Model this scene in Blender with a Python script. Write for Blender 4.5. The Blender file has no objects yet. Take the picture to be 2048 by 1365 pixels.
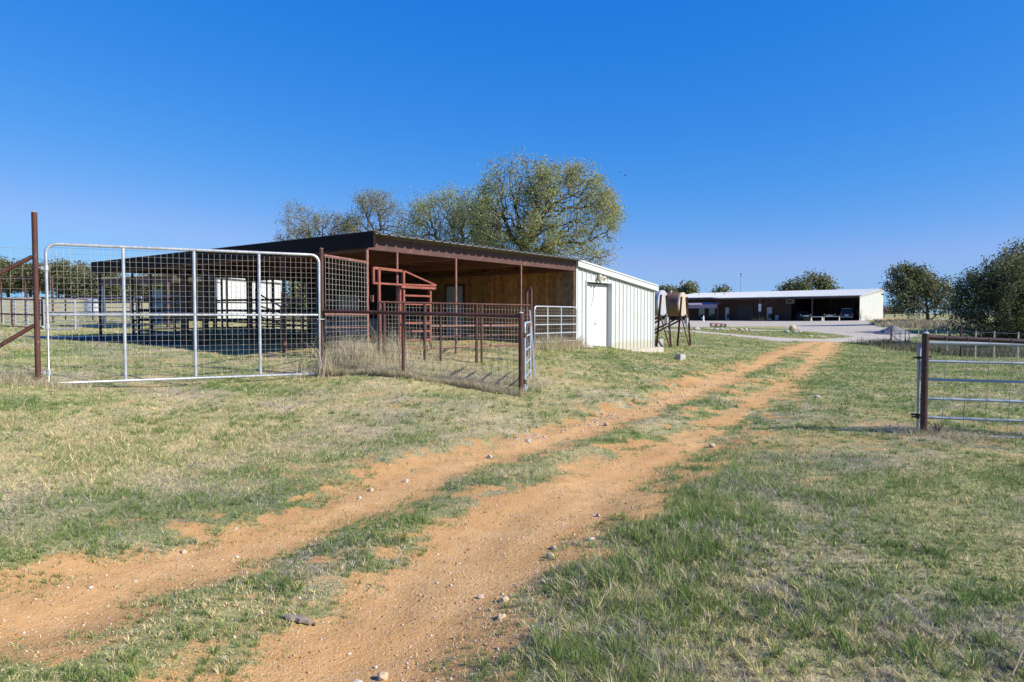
import bpy, math, random
import numpy as np
random.seed(7)
RNG = np.random.default_rng(7)
C = bpy.context.scene.collection
R = math.radians

# ------------------------------------------------------------------ camera
CAMZ = 1.6
FPX = 1365.0
PITCH = math.atan((682.5 - 635.0) / FPX)
cam_d = bpy.data.cameras.new('camera')
cam = bpy.data.objects.new('camera', cam_d)
C.objects.link(cam)
cam.location = (0, 0, CAMZ)
cam.rotation_euler = (R(90) - PITCH, 0, 0)
cam_d.sensor_width = 36.0
cam_d.lens = FPX / 2048 * 36.0
cam_d.clip_end = 6000
cam_d.clip_start = 0.05
bpy.context.scene.camera = cam
cp, sp = math.cos(PITCH), math.sin(PITCH)


def ray(u, v):
    a, b = (u - 1024) / FPX, (682.5 - v) / FPX
    dx, dy, dz = a, cp + b * sp, -sp + b * cp
    return dx / dy, dz / dy


def at(u, v, Y):
    """world point seen at photo position u, v and Y metres ahead"""
    dx, dz = ray(u, v)
    return np.array((dx * Y, Y, CAMZ + dz * Y))


def xat(u, Y):
    return ray(u, 635)[0] * Y


# ------------------------------------------------------------------ terrain
CP = [(1840, 868, 9.28), (2048, 880, 9.0), (98, 777, 11.9), (640, 755, 14.1), (1042, 792, 12.6), (645, 748, 14.2),
      (818, 755, 13.4), (849, 722, 16.5), (1062, 727, 17.5), (1150, 697, 23.4), (1185, 691, 24.6), (1240, 699, 26.6),
      (1308, 707, 28.2), (1361, 720, 22), (1325, 695, 30), (1368, 693, 32), (1500, 735, 22.5), (1600, 700, 33),
      (1640, 685, 43), (1560, 668, 58), (1500, 655, 75), (1719, 641.5, 100), (1438, 641.5, 114), (1375, 641.5, 118),
      (1765, 638.5, 111), (1780, 687, 52), (1922, 713, 33), (2038, 736, 23), (1960, 690, 46), (1860, 648, 75),
      (1785, 668, 60), (1850, 628, 140), (100, 681, 24), (300, 690, 20.5), (200, 673, 27), (118, 662, 34),
      (20, 655, 33), (20, 650, 42), (100, 594, 125), (10, 610, 90), (250, 640, 45), (500, 642, 42),
      (640, 660, 35), (1000, 650, 45), (1300, 650, 60), (700, 625, 150), (1200, 632, 140), (1600, 634, 150),
      (50, 690, 19), (70, 764, 11.8), (100, 886, 7.6), (2000, 1000, 6), (760, 708, 16.4), (450, 694, 20),
      (1000, 700, 20.5), (900, 1100, 4.8), (-150, 800, 10), (-200, 660, 30), (-200, 600, 110), (2250, 900, 8.5),
      (2250, 740, 22), (2250, 640, 90), (1400, 840, 10.9), (1300, 880, 9.0), (700, 850, 9.4), (1700, 760, 18)]
_pts = [at(*c) for c in CP] + [np.array(p, float) for p in
                               [(0, .6, 0), (-2, 1.5, 0), (2, 1.5, 0), (0, 3, 0), (-3, 4, .02), (3, 4, 0), (0, 6, 0)]]
CPX = np.array(_pts)


def feat(x, y):
    th = np.clip(np.arctan2(x, np.maximum(y, 0.3)), -0.8, 0.8)
    r = np.sqrt(x * x + y * y)
    return th * 2.2, np.log(np.clip(r, 2.0, 170.0))


def _phi(d2):
    return 0.5 * d2 * np.log(d2 + 1e-9)


_fa, _fb = feat(CPX[:, 0], CPX[:, 1])
_n = len(CPX)
_K = _phi((_fa[:, None] - _fa) ** 2 + (_fb[:, None] - _fb) ** 2) + 0.004 * np.eye(_n)
_P = np.stack([np.ones(_n), _fa, _fb], 1)
_A = np.block([[_K, _P], [_P.T, np.zeros((3, 3))]])
_w = np.linalg.solve(_A, np.concatenate([CPX[:, 2], np.zeros(3)]))


def _hash(ix, iy, seed):
    n = (ix.astype(np.int64) * 374761393 + iy.astype(np.int64) * 668265263 + seed * 974634) & 0x7fffffff
    n = ((n ^ (n >> 13)) * 1274126177) & 0x7fffffff
    return ((n ^ (n >> 16)) & 0xffff) / 65535.0


def vnoise(x, y, seed=0):
    ix, iy = np.floor(x), np.floor(y)
    fx, fy = x - ix, y - iy
    fx, fy = fx * fx * (3 - 2 * fx), fy * fy * (3 - 2 * fy)
    a, b = _hash(ix, iy, seed), _hash(ix + 1, iy, seed)
    c, d = _hash(ix, iy + 1, seed), _hash(ix + 1, iy + 1, seed)
    return (a * (1 - fx) + b * fx) * (1 - fy) + (c * (1 - fx) + d * fx) * fy


def fbm(x, y, seed=0, o=4):
    s, a, t = 0, 1.0, 0
    for i in range(o):
        s = s + a * vnoise(x * 2 ** i + 17.3 * i, y * 2 ** i - 9.1 * i, seed + i)
        t += a
        a *= .55
    return s / t


def smooth(a, b, x):
    t = np.clip((x - a) / (b - a), 0, 1)
    return t * t * (3 - 2 * t)


def hts0(x, y):
    x = np.atleast_1d(np.asarray(x, float)); y = np.atleast_1d(np.asarray(y, float))
    out = np.empty(len(x))
    for i in range(0, len(x), 40000):
        a, b = feat(x[i:i + 40000], y[i:i + 40000])
        d2 = (a[:, None] - _fa) ** 2 + (b[:, None] - _fb) ** 2
        out[i:i + 40000] = _phi(d2) @ _w[:_n] + _w[_n] + _w[_n + 1] * a + _w[_n + 2] * b
    return out * smooth(-3, 2.5, y)


def hts(x, y):
    x = np.atleast_1d(np.asarray(x, float)); y = np.atleast_1d(np.asarray(y, float))
    near = np.clip(1.3 - np.hypot(x, y) / 60, 0, 1)
    bump = (fbm(x * .9, y * .9, 41, 3) - .5) * .07 + (fbm(x * 4, y * 4, 51, 2) - .5) * .025
    return hts0(x, y) + bump * near


def gz(x, y):
    return float(hts(x, y)[0])


def gp(u, v):
    """where the view ray through the photo position u, v meets the ground"""
    dx, dz = ray(u, v)
    Ys = np.concatenate([np.arange(1.5, 40, .05), np.arange(40, 220, .25)])
    d = CAMZ + dz * Ys - hts0(dx * Ys, Ys)
    k = np.argmax(d < 0)
    if d[k] >= 0:
        k = len(Ys) - 1
    return np.array((dx * Ys[k], Ys[k]))


# ------------------------------------------------------------------ mesh helper
def tag(o, label=None, cat=None, group=None, kind=None):
    if label: o['label'] = label
    if cat: o['category'] = cat
    if group: o['group'] = group
    if kind: o['kind'] = kind
    return o


def thing(name, label, cat, loc, group=None):
    o = bpy.data.objects.new(name, None)
    C.objects.link(o)
    o.location = tuple(float(a) for a in loc)
    o.empty_display_size = .2
    return tag(o, label, cat, group)


V = lambda *a: np.array(a, float)


def unit(a):
    a = np.asarray(a, float)
    return a / (np.linalg.norm(a) + 1e-12)


class MB:
    def __init__(s):
        s.v, s.f, s.c = [], [], []
        s.col = None

    def add(s, vs, fs):
        b = len(s.v)
        s.v.extend([tuple(map(float, p)) for p in vs])
        s.f.extend([tuple(b + i for i in f) for f in fs])
        s.c.extend([s.col or (1, 1, 1, 1)] * len(vs))
        return s

    def frustum(s, p, q, r0, r1, n=8, caps=True):
        p, q = np.asarray(p, float), np.asarray(q, float)
        d = unit(q - p)
        a = unit(np.cross(d, (0, 0, 1) if abs(d[2]) < .9 else (1, 0, 0)))
        b = np.cross(d, a)
        vs = []
        for c, r in ((p, r0), (q, r1)):
            for i in range(n):
                t = 2 * math.pi * i / n
                vs.append(c + r * (a * math.cos(t) + b * math.sin(t)))
        fs = [(i, (i + 1) % n, n + (i + 1) % n, n + i) for i in range(n)]
        if caps:
            fs += [tuple(range(n))[::-1], tuple(range(n, 2 * n))]
        return s.add(vs, fs)

    def tube(s, p, q, r, n=8, caps=True):
        return s.frustum(p, q, r, r, n, caps)

    def path(s, pts, r, n=8, closed=False):
        pts = [np.asarray(p, float) for p in pts]
        m = len(pts)
        rings = []
        a = None
        for i, p in enumerate(pts):
            if closed:
                d = unit(pts[(i + 1) % m] - pts[i - 1])
            else:
                d = unit(pts[min(i + 1, m - 1)] - pts[max(i - 1, 0)])
            if a is None:
                a = unit(np.cross(d, (0, 0, 1) if abs(d[2]) < .9 else (1, 0, 0)))
            a = unit(a - d * np.dot(a, d))
            b = np.cross(d, a)
            rings.append([p + r * (a * math.cos(2 * math.pi * k / n) + b * math.sin(2 * math.pi * k / n)) for k in range(n)])
        vs = [x for g in rings for x in g]
        fs = []
        for i in range(m if closed else m - 1):
            j = (i + 1) % m
            fs += [(i * n + k, i * n + (k + 1) % n, j * n + (k + 1) % n, j * n + k) for k in range(n)]
        if not closed:
            fs += [tuple(range(n))[::-1], tuple(range((m - 1) * n, m * n))]
        return s.add(vs, fs)

    def obox(s, o, a, b, c):
        """box from a corner and three edge vectors"""
        o, a, b, c = [np.asarray(t, float) for t in (o, a, b, c)]
        if np.dot(np.cross(a, b), c) < 0:
            a, b = b, a
        vs = [o, o + a, o + a + b, o + b, o + c, o + a + c, o + a + b + c, o + b + c]
        return s.add(vs, [(3, 2, 1, 0), (4, 5, 6, 7), (0, 1, 5, 4), (1, 2, 6, 5), (2, 3, 7, 6), (3, 0, 4, 7)])

    def bar(s, p, q, w, h, up=(0, 0, 1)):
        p, q = np.asarray(p, float), np.asarray(q, float)
        d = q - p
        u = unit(np.asarray(up, float) - unit(d) * np.dot(up, unit(d)))
        x = np.cross(unit(d), u)
        return s.obox(p - x * w / 2 - u * h / 2, d, x * w, u * h)

    def prism(s, poly, vec):
        """closed prism from a planar polygon swept by vec"""
        poly = [np.asarray(p, float) for p in poly]
        vec = np.asarray(vec, float)
        n = len(poly)
        nn = np.zeros(3)
        for i in range(1, n - 1):
            nn = nn + np.cross(poly[i] - poly[0], poly[i + 1] - poly[0])
        if np.dot(nn, vec) < 0:
            poly = poly[::-1]
        vs = poly + [p + vec for p in poly]
        fs = [tuple(range(n))[::-1], tuple(range(n, 2 * n))]
        fs += [(i, (i + 1) % n, n + (i + 1) % n, n + i) for i in range(n)]
        return s.add(vs, fs)

    def ball(s, c, r, n=8, m=6, sc=(1, 1, 1)):
        c = np.asarray(c, float)
        vs = [c + V(0, 0, r * sc[2])]
        for j in range(1, m):
            p = math.pi * j / m
            for i in range(n):
                t = 2 * math.pi * i / n
                vs.append(c + V(r * sc[0] * math.sin(p) * math.cos(t), r * sc[1] * math.sin(p) * math.sin(t), r * sc[2] * math.cos(p)))
        vs.append(c - V(0, 0, r * sc[2]))
        fs = [(0, 1 + i, 1 + (i + 1) % n) for i in range(n)]
        for j in range(m - 2):
            a = 1 + j * n
            fs += [(a + i, a + n + i, a + n + (i + 1) % n, a + (i + 1) % n) for i in range(n)]
        a = 1 + (m - 2) * n
        fs += [(a + i, len(vs) - 1, a + (i + 1) % n) for i in range(n)]
        return s.add(vs, fs)

    def build(s, name, mat, parent=None, smooth=False, bevel=0):
        me = bpy.data.meshes.new(name)
        off = np.array(parent_world(parent)) if parent else (np.mean(np.array(s.v), 0) * V(1, 1, 0) + V(0, 0, min(p[2] for p in s.v)))
        vv = np.array(s.v) - off
        me.from_pydata(vv.tolist(), [], s.f)
        if s.col is not None:
            ca = me.color_attributes.new('col', 'FLOAT_COLOR', 'POINT')
            ca.data.foreach_set('color', np.array(s.c, np.float32).ravel())
        me.materials.append(mat)
        if smooth:
            me.polygons.foreach_set('use_smooth', [True] * len(me.polygons))
        o = bpy.data.objects.new(name, me)
        C.objects.link(o)
        if parent:
            o.parent = parent
        else:
            o.location = tuple(off)
        if smooth:
            try:
                me.set_sharp_from_angle(angle=R(40))
            except Exception:
                pass
        if bevel:
            bm = o.modifiers.new('bevel', 'BEVEL'); bm.width = bevel; bm.segments = 2; bm.limit_method = 'ANGLE'
        return o


def parent_world(p):
    w = np.zeros(3)
    while p is not None:
        w = w + np.array(p.location)
        p = p.parent
    return w


def np_mesh(name, verts, tris, mat, cols=None, quads=None, parent=None, attr='col'):
    """large mesh straight from arrays; tris (n,3) and optional quads (m,4)"""
    me = bpy.data.meshes.new(name)
    off = parent_world(parent) if parent else np.zeros(3)
    verts = np.asarray(verts, np.float32) - off.astype(np.float32)
    me.vertices.add(len(verts))
    me.vertices.foreach_set('co', verts.ravel())
    nt = 0 if tris is None else len(tris)
    nq = 0 if quads is None else len(quads)
    loops, starts = [], []
    if nt:
        loops.append(np.asarray(tris, np.int32).ravel()); starts.append(np.arange(nt) * 3)
    if nq:
        loops.append(np.asarray(quads, np.int32).ravel()); starts.append(nt * 3 + np.arange(nq) * 4)
    loops = np.concatenate(loops); starts = np.concatenate(starts).astype(np.int32)
    me.loops.add(len(loops)); me.polygons.add(nt + nq)
    me.loops.foreach_set('vertex_index', loops)
    me.polygons.foreach_set('loop_start', starts)
    if cols is not None:
        ca = me.color_attributes.new(attr, 'FLOAT_COLOR', 'POINT')
        cc = np.ones((len(verts), 4), np.float32); cc[:, :3] = cols
        ca.data.foreach_set('color', cc.ravel())
    me.update(calc_edges=True)
    me.materials.append(mat)
    o = bpy.data.objects.new(name, me)
    C.objects.link(o)
    if parent: o.parent = parent
    return o


# ------------------------------------------------------------------ materials
def mat_new(name):
    m = bpy.data.materials.new(name)
    m.use_nodes = True
    nt = m.node_tree
    return m, nt, nt.nodes['Principled BSDF']


def nn(nt, typ, **kw):
    n = nt.nodes.new(typ)
    for k, v in kw.items():
        if hasattr(n, k):
            setattr(n, k, v)
        else:
            n.inputs[k].default_value = v
    return n


def mixc(nt, fac, a, b, blend='MIX'):
    m = nt.nodes.new('ShaderNodeMix'); m.data_type = 'RGBA'; m.blend_type = blend
    for sock, val in ((m.inputs['Factor'], fac), (m.inputs['A'], a), (m.inputs['B'], b)):
        pass
    def setc(i, val):
        s = m.inputs[i]
        if isinstance(val, (tuple, list)):
            s.default_value = (*val[:3], 1)
        elif isinstance(val, (int, float)):
            s.default_value = val
        else:
            nt.links.new(val, s)
    setc(0, fac); setc(6, a); setc(7, b)
    return m.outputs[2]


def ramp(nt, src, lo, hi):
    m = nt.nodes.new('ShaderNodeMapRange'); m.interpolation_type = 'SMOOTHSTEP'
    nt.links.new(src, m.inputs['Value'])
    m.inputs['From Min'].default_value = lo; m.inputs['From Max'].default_value = hi
    return m.outputs['Result']


def noise(nt, scale, detail=4, rough=.55, vec=None, dist=0):
    n = nt.nodes.new('ShaderNodeTexNoise')
    n.inputs['Scale'].default_value = scale; n.inputs['Detail'].default_value = detail
    n.inputs['Roughness'].default_value = rough; n.inputs['Distortion'].default_value = dist
    if vec is not None: nt.links.new(vec, n.inputs['Vector'])
    return n.outputs['Fac']


def coords(nt, scale=(1, 1, 1)):
    tc = nt.nodes.new('ShaderNodeTexCoord')
    mp = nt.nodes.new('ShaderNodeMapping'); mp.inputs['Scale'].default_value = scale
    nt.links.new(tc.outputs['Object'], mp.inputs['Vector'])
    return mp.outputs['Vector']


def bump(nt, b, h, strength=.3, dist=.01):
    n = nt.nodes.new('ShaderNodeBump'); n.inputs['Strength'].default_value = strength; n.inputs['Distance'].default_value = dist
    nt.links.new(h, n.inputs['Height']); nt.links.new(n.outputs['Normal'], b.inputs['Normal'])


def simple(name, c0, c1=None, scale=6, rough=.6, metal=0, lo=.35, hi=.65, c2=None, scale2=30, stretch=(1, 1, 1), spec=None, bmp=0, lo2=.55, hi2=.7):
    """weathered surface: two colours mixed by noise, a third in small patches"""
    m, nt, b = mat_new(name)
    vec = coords(nt, stretch)
    f = ramp(nt, noise(nt, scale, 5, .6, vec), lo, hi)
    col = mixc(nt, f, c0, c1 or c0)
    if c2 is not None:
        f2 = ramp(nt, noise(nt, scale2, 4, .6, vec), lo2, hi2)
        col = mixc(nt, f2, col, c2)
    nt.links.new(col, b.inputs['Base Color'])
    b.inputs['Roughness'].default_value = rough
    b.inputs['Metallic'].default_value = metal
    if spec is not None: b.inputs['Specular IOR Level'].default_value = spec
    if bmp:
        bump(nt, b, noise(nt, scale2, 3, .6, vec), bmp, .005)
    return m


def attr_mat(name, rough=.8, trans=0.0, var=0.0, varscale=3, attr='col', spec=.2, tint=None):
    m, nt, b = mat_new(name)
    a = nt.nodes.new('ShaderNodeAttribute'); a.attribute_name = attr
    col = a.outputs['Color']
    if var:
        f = noise(nt, varscale, 4, .6, coords(nt))
        mr = nt.nodes.new('ShaderNodeMapRange'); nt.links.new(f, mr.inputs['Value'])
        mr.inputs['From Min'].default_value = .3; mr.inputs['From Max'].default_value = .7
        mr.inputs['To Min'].default_value = 1 - var; mr.inputs['To Max'].default_value = 1 + var
        vm = nt.nodes.new('ShaderNodeVectorMath'); vm.operation = 'SCALE'
        nt.links.new(col, vm.inputs[0]); nt.links.new(mr.outputs['Result'], vm.inputs['Scale'])
        col = vm.outputs['Vector']
    nt.links.new(col, b.inputs['Base Color'])
    b.inputs['Roughness'].default_value = rough
    b.inputs['Specular IOR Level'].default_value = spec
    if trans:
        t = nt.nodes.new('ShaderNodeBsdfTranslucent')
        nt.links.new(col, t.inputs['Color'])
        mx = nt.nodes.new('ShaderNodeMixShader'); mx.inputs['Fac'].default_value = trans
        out = nt.nodes['Material Output']
        nt.links.new(b.outputs['BSDF'], mx.inputs[1]); nt.links.new(t.outputs['BSDF'], mx.inputs[2])
        nt.links.new(mx.outputs['Shader'], out.inputs['Surface'])
    return m


M = {}
M['galv'] = simple('galvanised_steel', (.62, .64, .66), (.46, .49, .52), 9, .38, .55, c2=(.72, .73, .73), scale2=40)
M['greysteel'] = simple('grey_painted_steel', (.36, .415, .48), (.30, .35, .41), 5, .42, .15)
M['wire'] = simple('galvanised_wire', (.40, .39, .36), (.28, .265, .24), 8, .55, .2)
M['rustwire'] = simple('rusty_wire', (.27, .22, .19), (.2, .13, .09), 5, .6, .2)
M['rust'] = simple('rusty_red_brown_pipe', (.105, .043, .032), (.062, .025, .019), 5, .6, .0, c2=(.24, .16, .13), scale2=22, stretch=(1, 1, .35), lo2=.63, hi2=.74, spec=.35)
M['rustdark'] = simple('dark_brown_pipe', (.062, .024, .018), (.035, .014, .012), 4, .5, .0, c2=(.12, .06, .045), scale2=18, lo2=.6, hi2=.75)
M['redox'] = simple('red_oxide_paint', (.27, .072, .045), (.18, .048, .032), 6, .6, 0, c2=(.34, .15, .11), scale2=25)
M['pinkpipe'] = simple('faded_red_pipe', (.25, .115, .09), (.17, .07, .055), 5, .6, 0, c2=(.38, .25, .21), scale2=25)
M['fascia'] = simple('brown_metal_fascia', (.105, .052, .047), (.085, .043, .039), 2, .5, 0, c2=(.14, .075, .065), scale2=5, spec=.3)
M['trim'] = simple('dark_brown_metal_trim', (.020, .014, .016), (.015, .011, .013), 2, .7, 0, spec=.1)
M['roofmetal'] = simple('weathered_roof_sheet', (.30, .30, .27), (.24, .24, .21), 1, .45, .3)
M['purlin'] = simple('brown_painted_purlin', (.14, .045, .033), (.10, .035, .028), 2, .6)
M['whitemetal'] = simple('white_wall_sheet', (.49, .515, .525), (.47, .49, .495), 1.2, .5, 0, c2=(.465, .465, .40), scale2=1.5, lo2=.55, hi2=.75, spec=.25)
def splash(m, height, col):
    """mud splashed up the foot of a wall: a ragged band low on the sheet"""
    nt = m.node_tree; b = nt.nodes['Principled BSDF']
    src = b.inputs['Base Color'].links[0].from_socket
    tc = nt.nodes.new('ShaderNodeTexCoord'); sx = nt.nodes.new('ShaderNodeSeparateXYZ'); nt.links.new(tc.outputs['Object'], sx.inputs[0])
    ma = nt.nodes.new('ShaderNodeMath'); ma.operation = 'MULTIPLY_ADD'
    nt.links.new(noise(nt, 7, 5, .7, tc.outputs['Object']), ma.inputs[0]); ma.inputs[1].default_value = -height * 1.6; nt.links.new(sx.outputs['Z'], ma.inputs[2])
    f = ramp(nt, ma.outputs[0], -.05, -height)
    nt.links.new(mixc(nt, f, src, col), b.inputs['Base Color'])


splash(M['whitemetal'], .28, (.43, .41, .33))
M['whitedoor'] = simple('white_painted_door', (.555, .57, .575), (.54, .55, .555), 2, .45, spec=.25)
M['whitetrim'] = simple('white_trim', (.535, .56, .57), (.515, .54, .545), 2, .45, spec=.25)
M['cream'] = simple('cream_wall_sheet', (.445, .475, .455), (.42, .45, .43), .6, .55, spec=.25)
M['barnroof'] = simple('pale_galvalume_roof', (.50, .51, .515), (.46, .47, .475), .5, .5, .0, spec=.2)
M['concrete'] = simple('concrete', (.46, .42, .37), (.36, .32, .27), 4, .9, 0, c2=(.33, .24, .18), scale2=9, bmp=.4)
M['block'] = simple('grey_concrete_block', (.40, .39, .37), (.33, .32, .30), 14, .95, 0, bmp=.5)
M['wood'] = attr_mat('wall_planks', .75, 0, .35, 6)
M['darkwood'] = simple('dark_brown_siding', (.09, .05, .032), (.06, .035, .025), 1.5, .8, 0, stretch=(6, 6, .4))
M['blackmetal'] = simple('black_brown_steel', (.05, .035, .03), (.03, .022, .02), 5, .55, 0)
M['bluegrey'] = simple('blue_grey_sheet', (.30, .36, .42), (.24, .29, .35), 2, .5, .1)
M['palebluesheet'] = simple('pale_blue_sheet', (.36, .46, .52), (.31, .40, .46), 2, .5, .1)
M['tankrust'] = simple('rusty_tank_steel', (.16, .075, .05), (.24, .13, .07), 2.2, .6, .1, c2=(.30, .19, .09), scale2=5)
M['tanksilver'] = simple('silver_painted_steel', (.48, .50, .53), (.42, .44, .47), 3, .4, .25, c2=(.35, .27, .2), scale2=7, lo2=.66, hi2=.76)
M['tankcream'] = simple('peeling_cream_paint', (.46, .41, .33), (.40, .34, .26), 3, .6, 0, c2=(.28, .16, .09), scale2=6, lo2=.55, hi2=.68)
M['black'] = simple('black_rubber', (.02, .02, .021), (.03, .03, .03), 6, .6)
M['signwhite'] = simple('white_sign', (.8, .8, .8), (.76, .76, .77), 3, .5)
M['awning'] = simple('mauve_canvas', (.36, .27, .29), (.32, .24, .26), 2, .85)
M['glass'] = simple('window_with_pale_blind', (.36, .45, .44), (.28, .36, .36), .8, .15)
M['palecream'] = simple('pale_painted_steel', (.66, .60, .48), (.58, .52, .41), 3, .6)
M['gravelpile'] = simple('crushed_stone', (.20, .19, .21), (.14, .135, .155), 3, .95, 0, c2=(.36, .33, .35), scale2=26, bmp=.8)
M['stonetan'] = simple('tan_limestone', (.52, .40, .26), (.42, .29, .17), 5, .9, 0, c2=(.70, .64, .54), scale2=14, bmp=.5)
M['stonewhite'] = simple('white_limestone', (.56, .50, .42), (.46, .40, .32), 6, .9, 0, c2=(.52, .43, .34), scale2=16, bmp=.5)
M['stonegrey'] = simple('grey_brown_stone', (.42, .34, .27), (.30, .22, .16), 6, .9, 0, c2=(.5, .45, .4), scale2=16, bmp=.5)
M['tablewood'] = simple('red_stained_wood', (.26, .085, .05), (.19, .06, .04), 4, .6)
M['bark'] = simple('oak_bark', (.085, .070, .058), (.052, .043, .037), 8, .95, 0, stretch=(1, 1, .3), c2=(.14, .13, .115), scale2=4, bmp=.6)
M['twigbark'] = simple('grey_twig_bark', (.15, .135, .12), (.085, .075, .065), 1.2, .9, 0, c2=(.24, .225, .20), scale2=5)
M['suvpaint'] = simple('dark_green_car_paint', (.022, .034, .034), (.02, .03, .03), 1, .3, .1)
M['carpaint'] = simple('dark_blue_car_paint', (.035, .05, .07), (.03, .045, .06), 1, .3, .1)
M['carglass'] = simple('tinted_glass', (.02, .026, .032), (.018, .024, .03), 1, .15, spec=.3)
M['chrome'] = simple('chrome', (.7, .7, .72), (.66, .66, .68), 1, .2, .8)
M['redlamp'] = simple('red_tail_lamp', (.4, .04, .03), (.36, .03, .03), 2, .3)
M['stick'] = simple('bleached_stick', (.27, .22, .17), (.15, .12, .09), 8, .9, 0, bmp=.4)
M['bird'] = simple('dark_feathers', (.03, .03, .032), (.04, .04, .04), 4, .8)
M['leaf'] = attr_mat('leaves', .75, .42, 0, spec=.08)
M['leafdark'] = attr_mat('evergreen_leaves', .7, .32, 0, spec=.12)
M['fencewire'] = simple('grey_fence_wire', (.22, .22, .21), (.15, .145, .135), 8, .6, .1)
M['tpost'] = simple('grey_steel_post', (.34, .34, .325), (.25, .25, .235), 4, .5, .15)
M['grass'] = attr_mat('grass_blades', .7, .3, 0, spec=.15)
M['pebble'] = attr_mat('pebbles', .9, 0, 0, spec=.2)

# ------------------------------------------------------------------ ground masks
def poly_world(pts):
    return np.array([gp(*p) for p in pts])


def dist_poly(x, y, P, closed=False):
    best = np.full(len(x), 1e9)
    n = len(P)
    for i in range(n if closed else n - 1):
        a, b = P[i], P[(i + 1) % n]
        d = b - a
        t = np.clip(((x - a[0]) * d[0] + (y - a[1]) * d[1]) / (d @ d + 1e-12), 0, 1)
        best = np.minimum(best, np.hypot(x - a[0] - t * d[0], y - a[1] - t * d[1]))
    return best


def inside(x, y, P):
    r = np.zeros(len(x), bool)
    n = len(P)
    for i in range(n):
        (x0, y0), (x1, y1) = P[i], P[(i + 1) % n]
        c = (y0 > y) != (y1 > y)
        xx = x0 + (y - y0) / (y1 - y0 + 1e-12) * (x1 - x0)
        r ^= c & (x < xx)
    return r


def sdist(x, y, P):
    d = dist_poly(x, y, P, True)
    return np.where(inside(x, y, P), d, -d)


TRK_L = np.concatenate([[(-4.6, 2.9), (-3.4, 3.45)], poly_world([(60, 1225), (200, 1160), (330, 1130), (470, 1090), (600, 1052), (700, 1012), (800, 968), (900, 930), (1000, 897),
                    (1100, 871), (1200, 843), (1290, 815), (1370, 785), (1440, 757), (1505, 733), (1550, 712), (1590, 698), (1622, 689), (1650, 683)])])
TRK_R = np.concatenate([[(-1.9, 1.2), (-1.35, 2.3)], poly_world([(700, 1330), (790, 1245), (890, 1165), (980, 1090), (1070, 1030), (1170, 972), (1270, 920), (1360, 880),
                    (1440, 842), (1500, 808), (1550, 778), (1595, 747), (1625, 722), (1645, 704), (1655, 690), (1665, 683)])])
WID_R = .52
YARD = poly_world([(1240, 642), (1300, 641.5), (1375, 641.2), (1560, 641), (1735, 641), (1745, 650), (1790, 662), (1830, 670), (1810, 683), (1700, 685), (1560, 684),
                   (1500, 676.5), (1430, 669), (1375, 664.5), (1300, 660), (1200, 655)])
ISLAND = poly_world([(1150, 650), (1300, 654), (1375, 655), (1450, 653.5), (1500, 653), (1570, 653), (1595, 662), (1660, 668), (1706, 674), (1660, 677.5), (1580, 677), (1505, 672), (1440, 666.5), (1375, 661.5), (1300, 657), (1200, 653)])
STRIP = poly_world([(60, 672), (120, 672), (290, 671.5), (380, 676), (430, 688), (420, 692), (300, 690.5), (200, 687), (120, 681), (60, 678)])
FARPATCH = None
STRIP2 = poly_world([(1400, 655), (1560, 660), (1575, 663), (1480, 662), (1400, 658)])
ORANGE = poly_world([(1735, 637), (1770, 636.8), (1810, 638), (1830, 642), (1790, 645), (1745, 641.5)])

sA = np.array((-3.40, 16.07)); sd = np.array((.6, .8)); se = np.array((-.8, .6))


def S(s, t, z=None):
    p = sA + sd * s + se * t
    return np.array((p[0], p[1], z)) if z is not None else p


def shed_st(x, y):
    return (x - sA[0]) * sd[0] + (y - sA[1]) * sd[1], (x - sA[0]) * se[0] + (y - sA[1]) * se[1]


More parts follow.
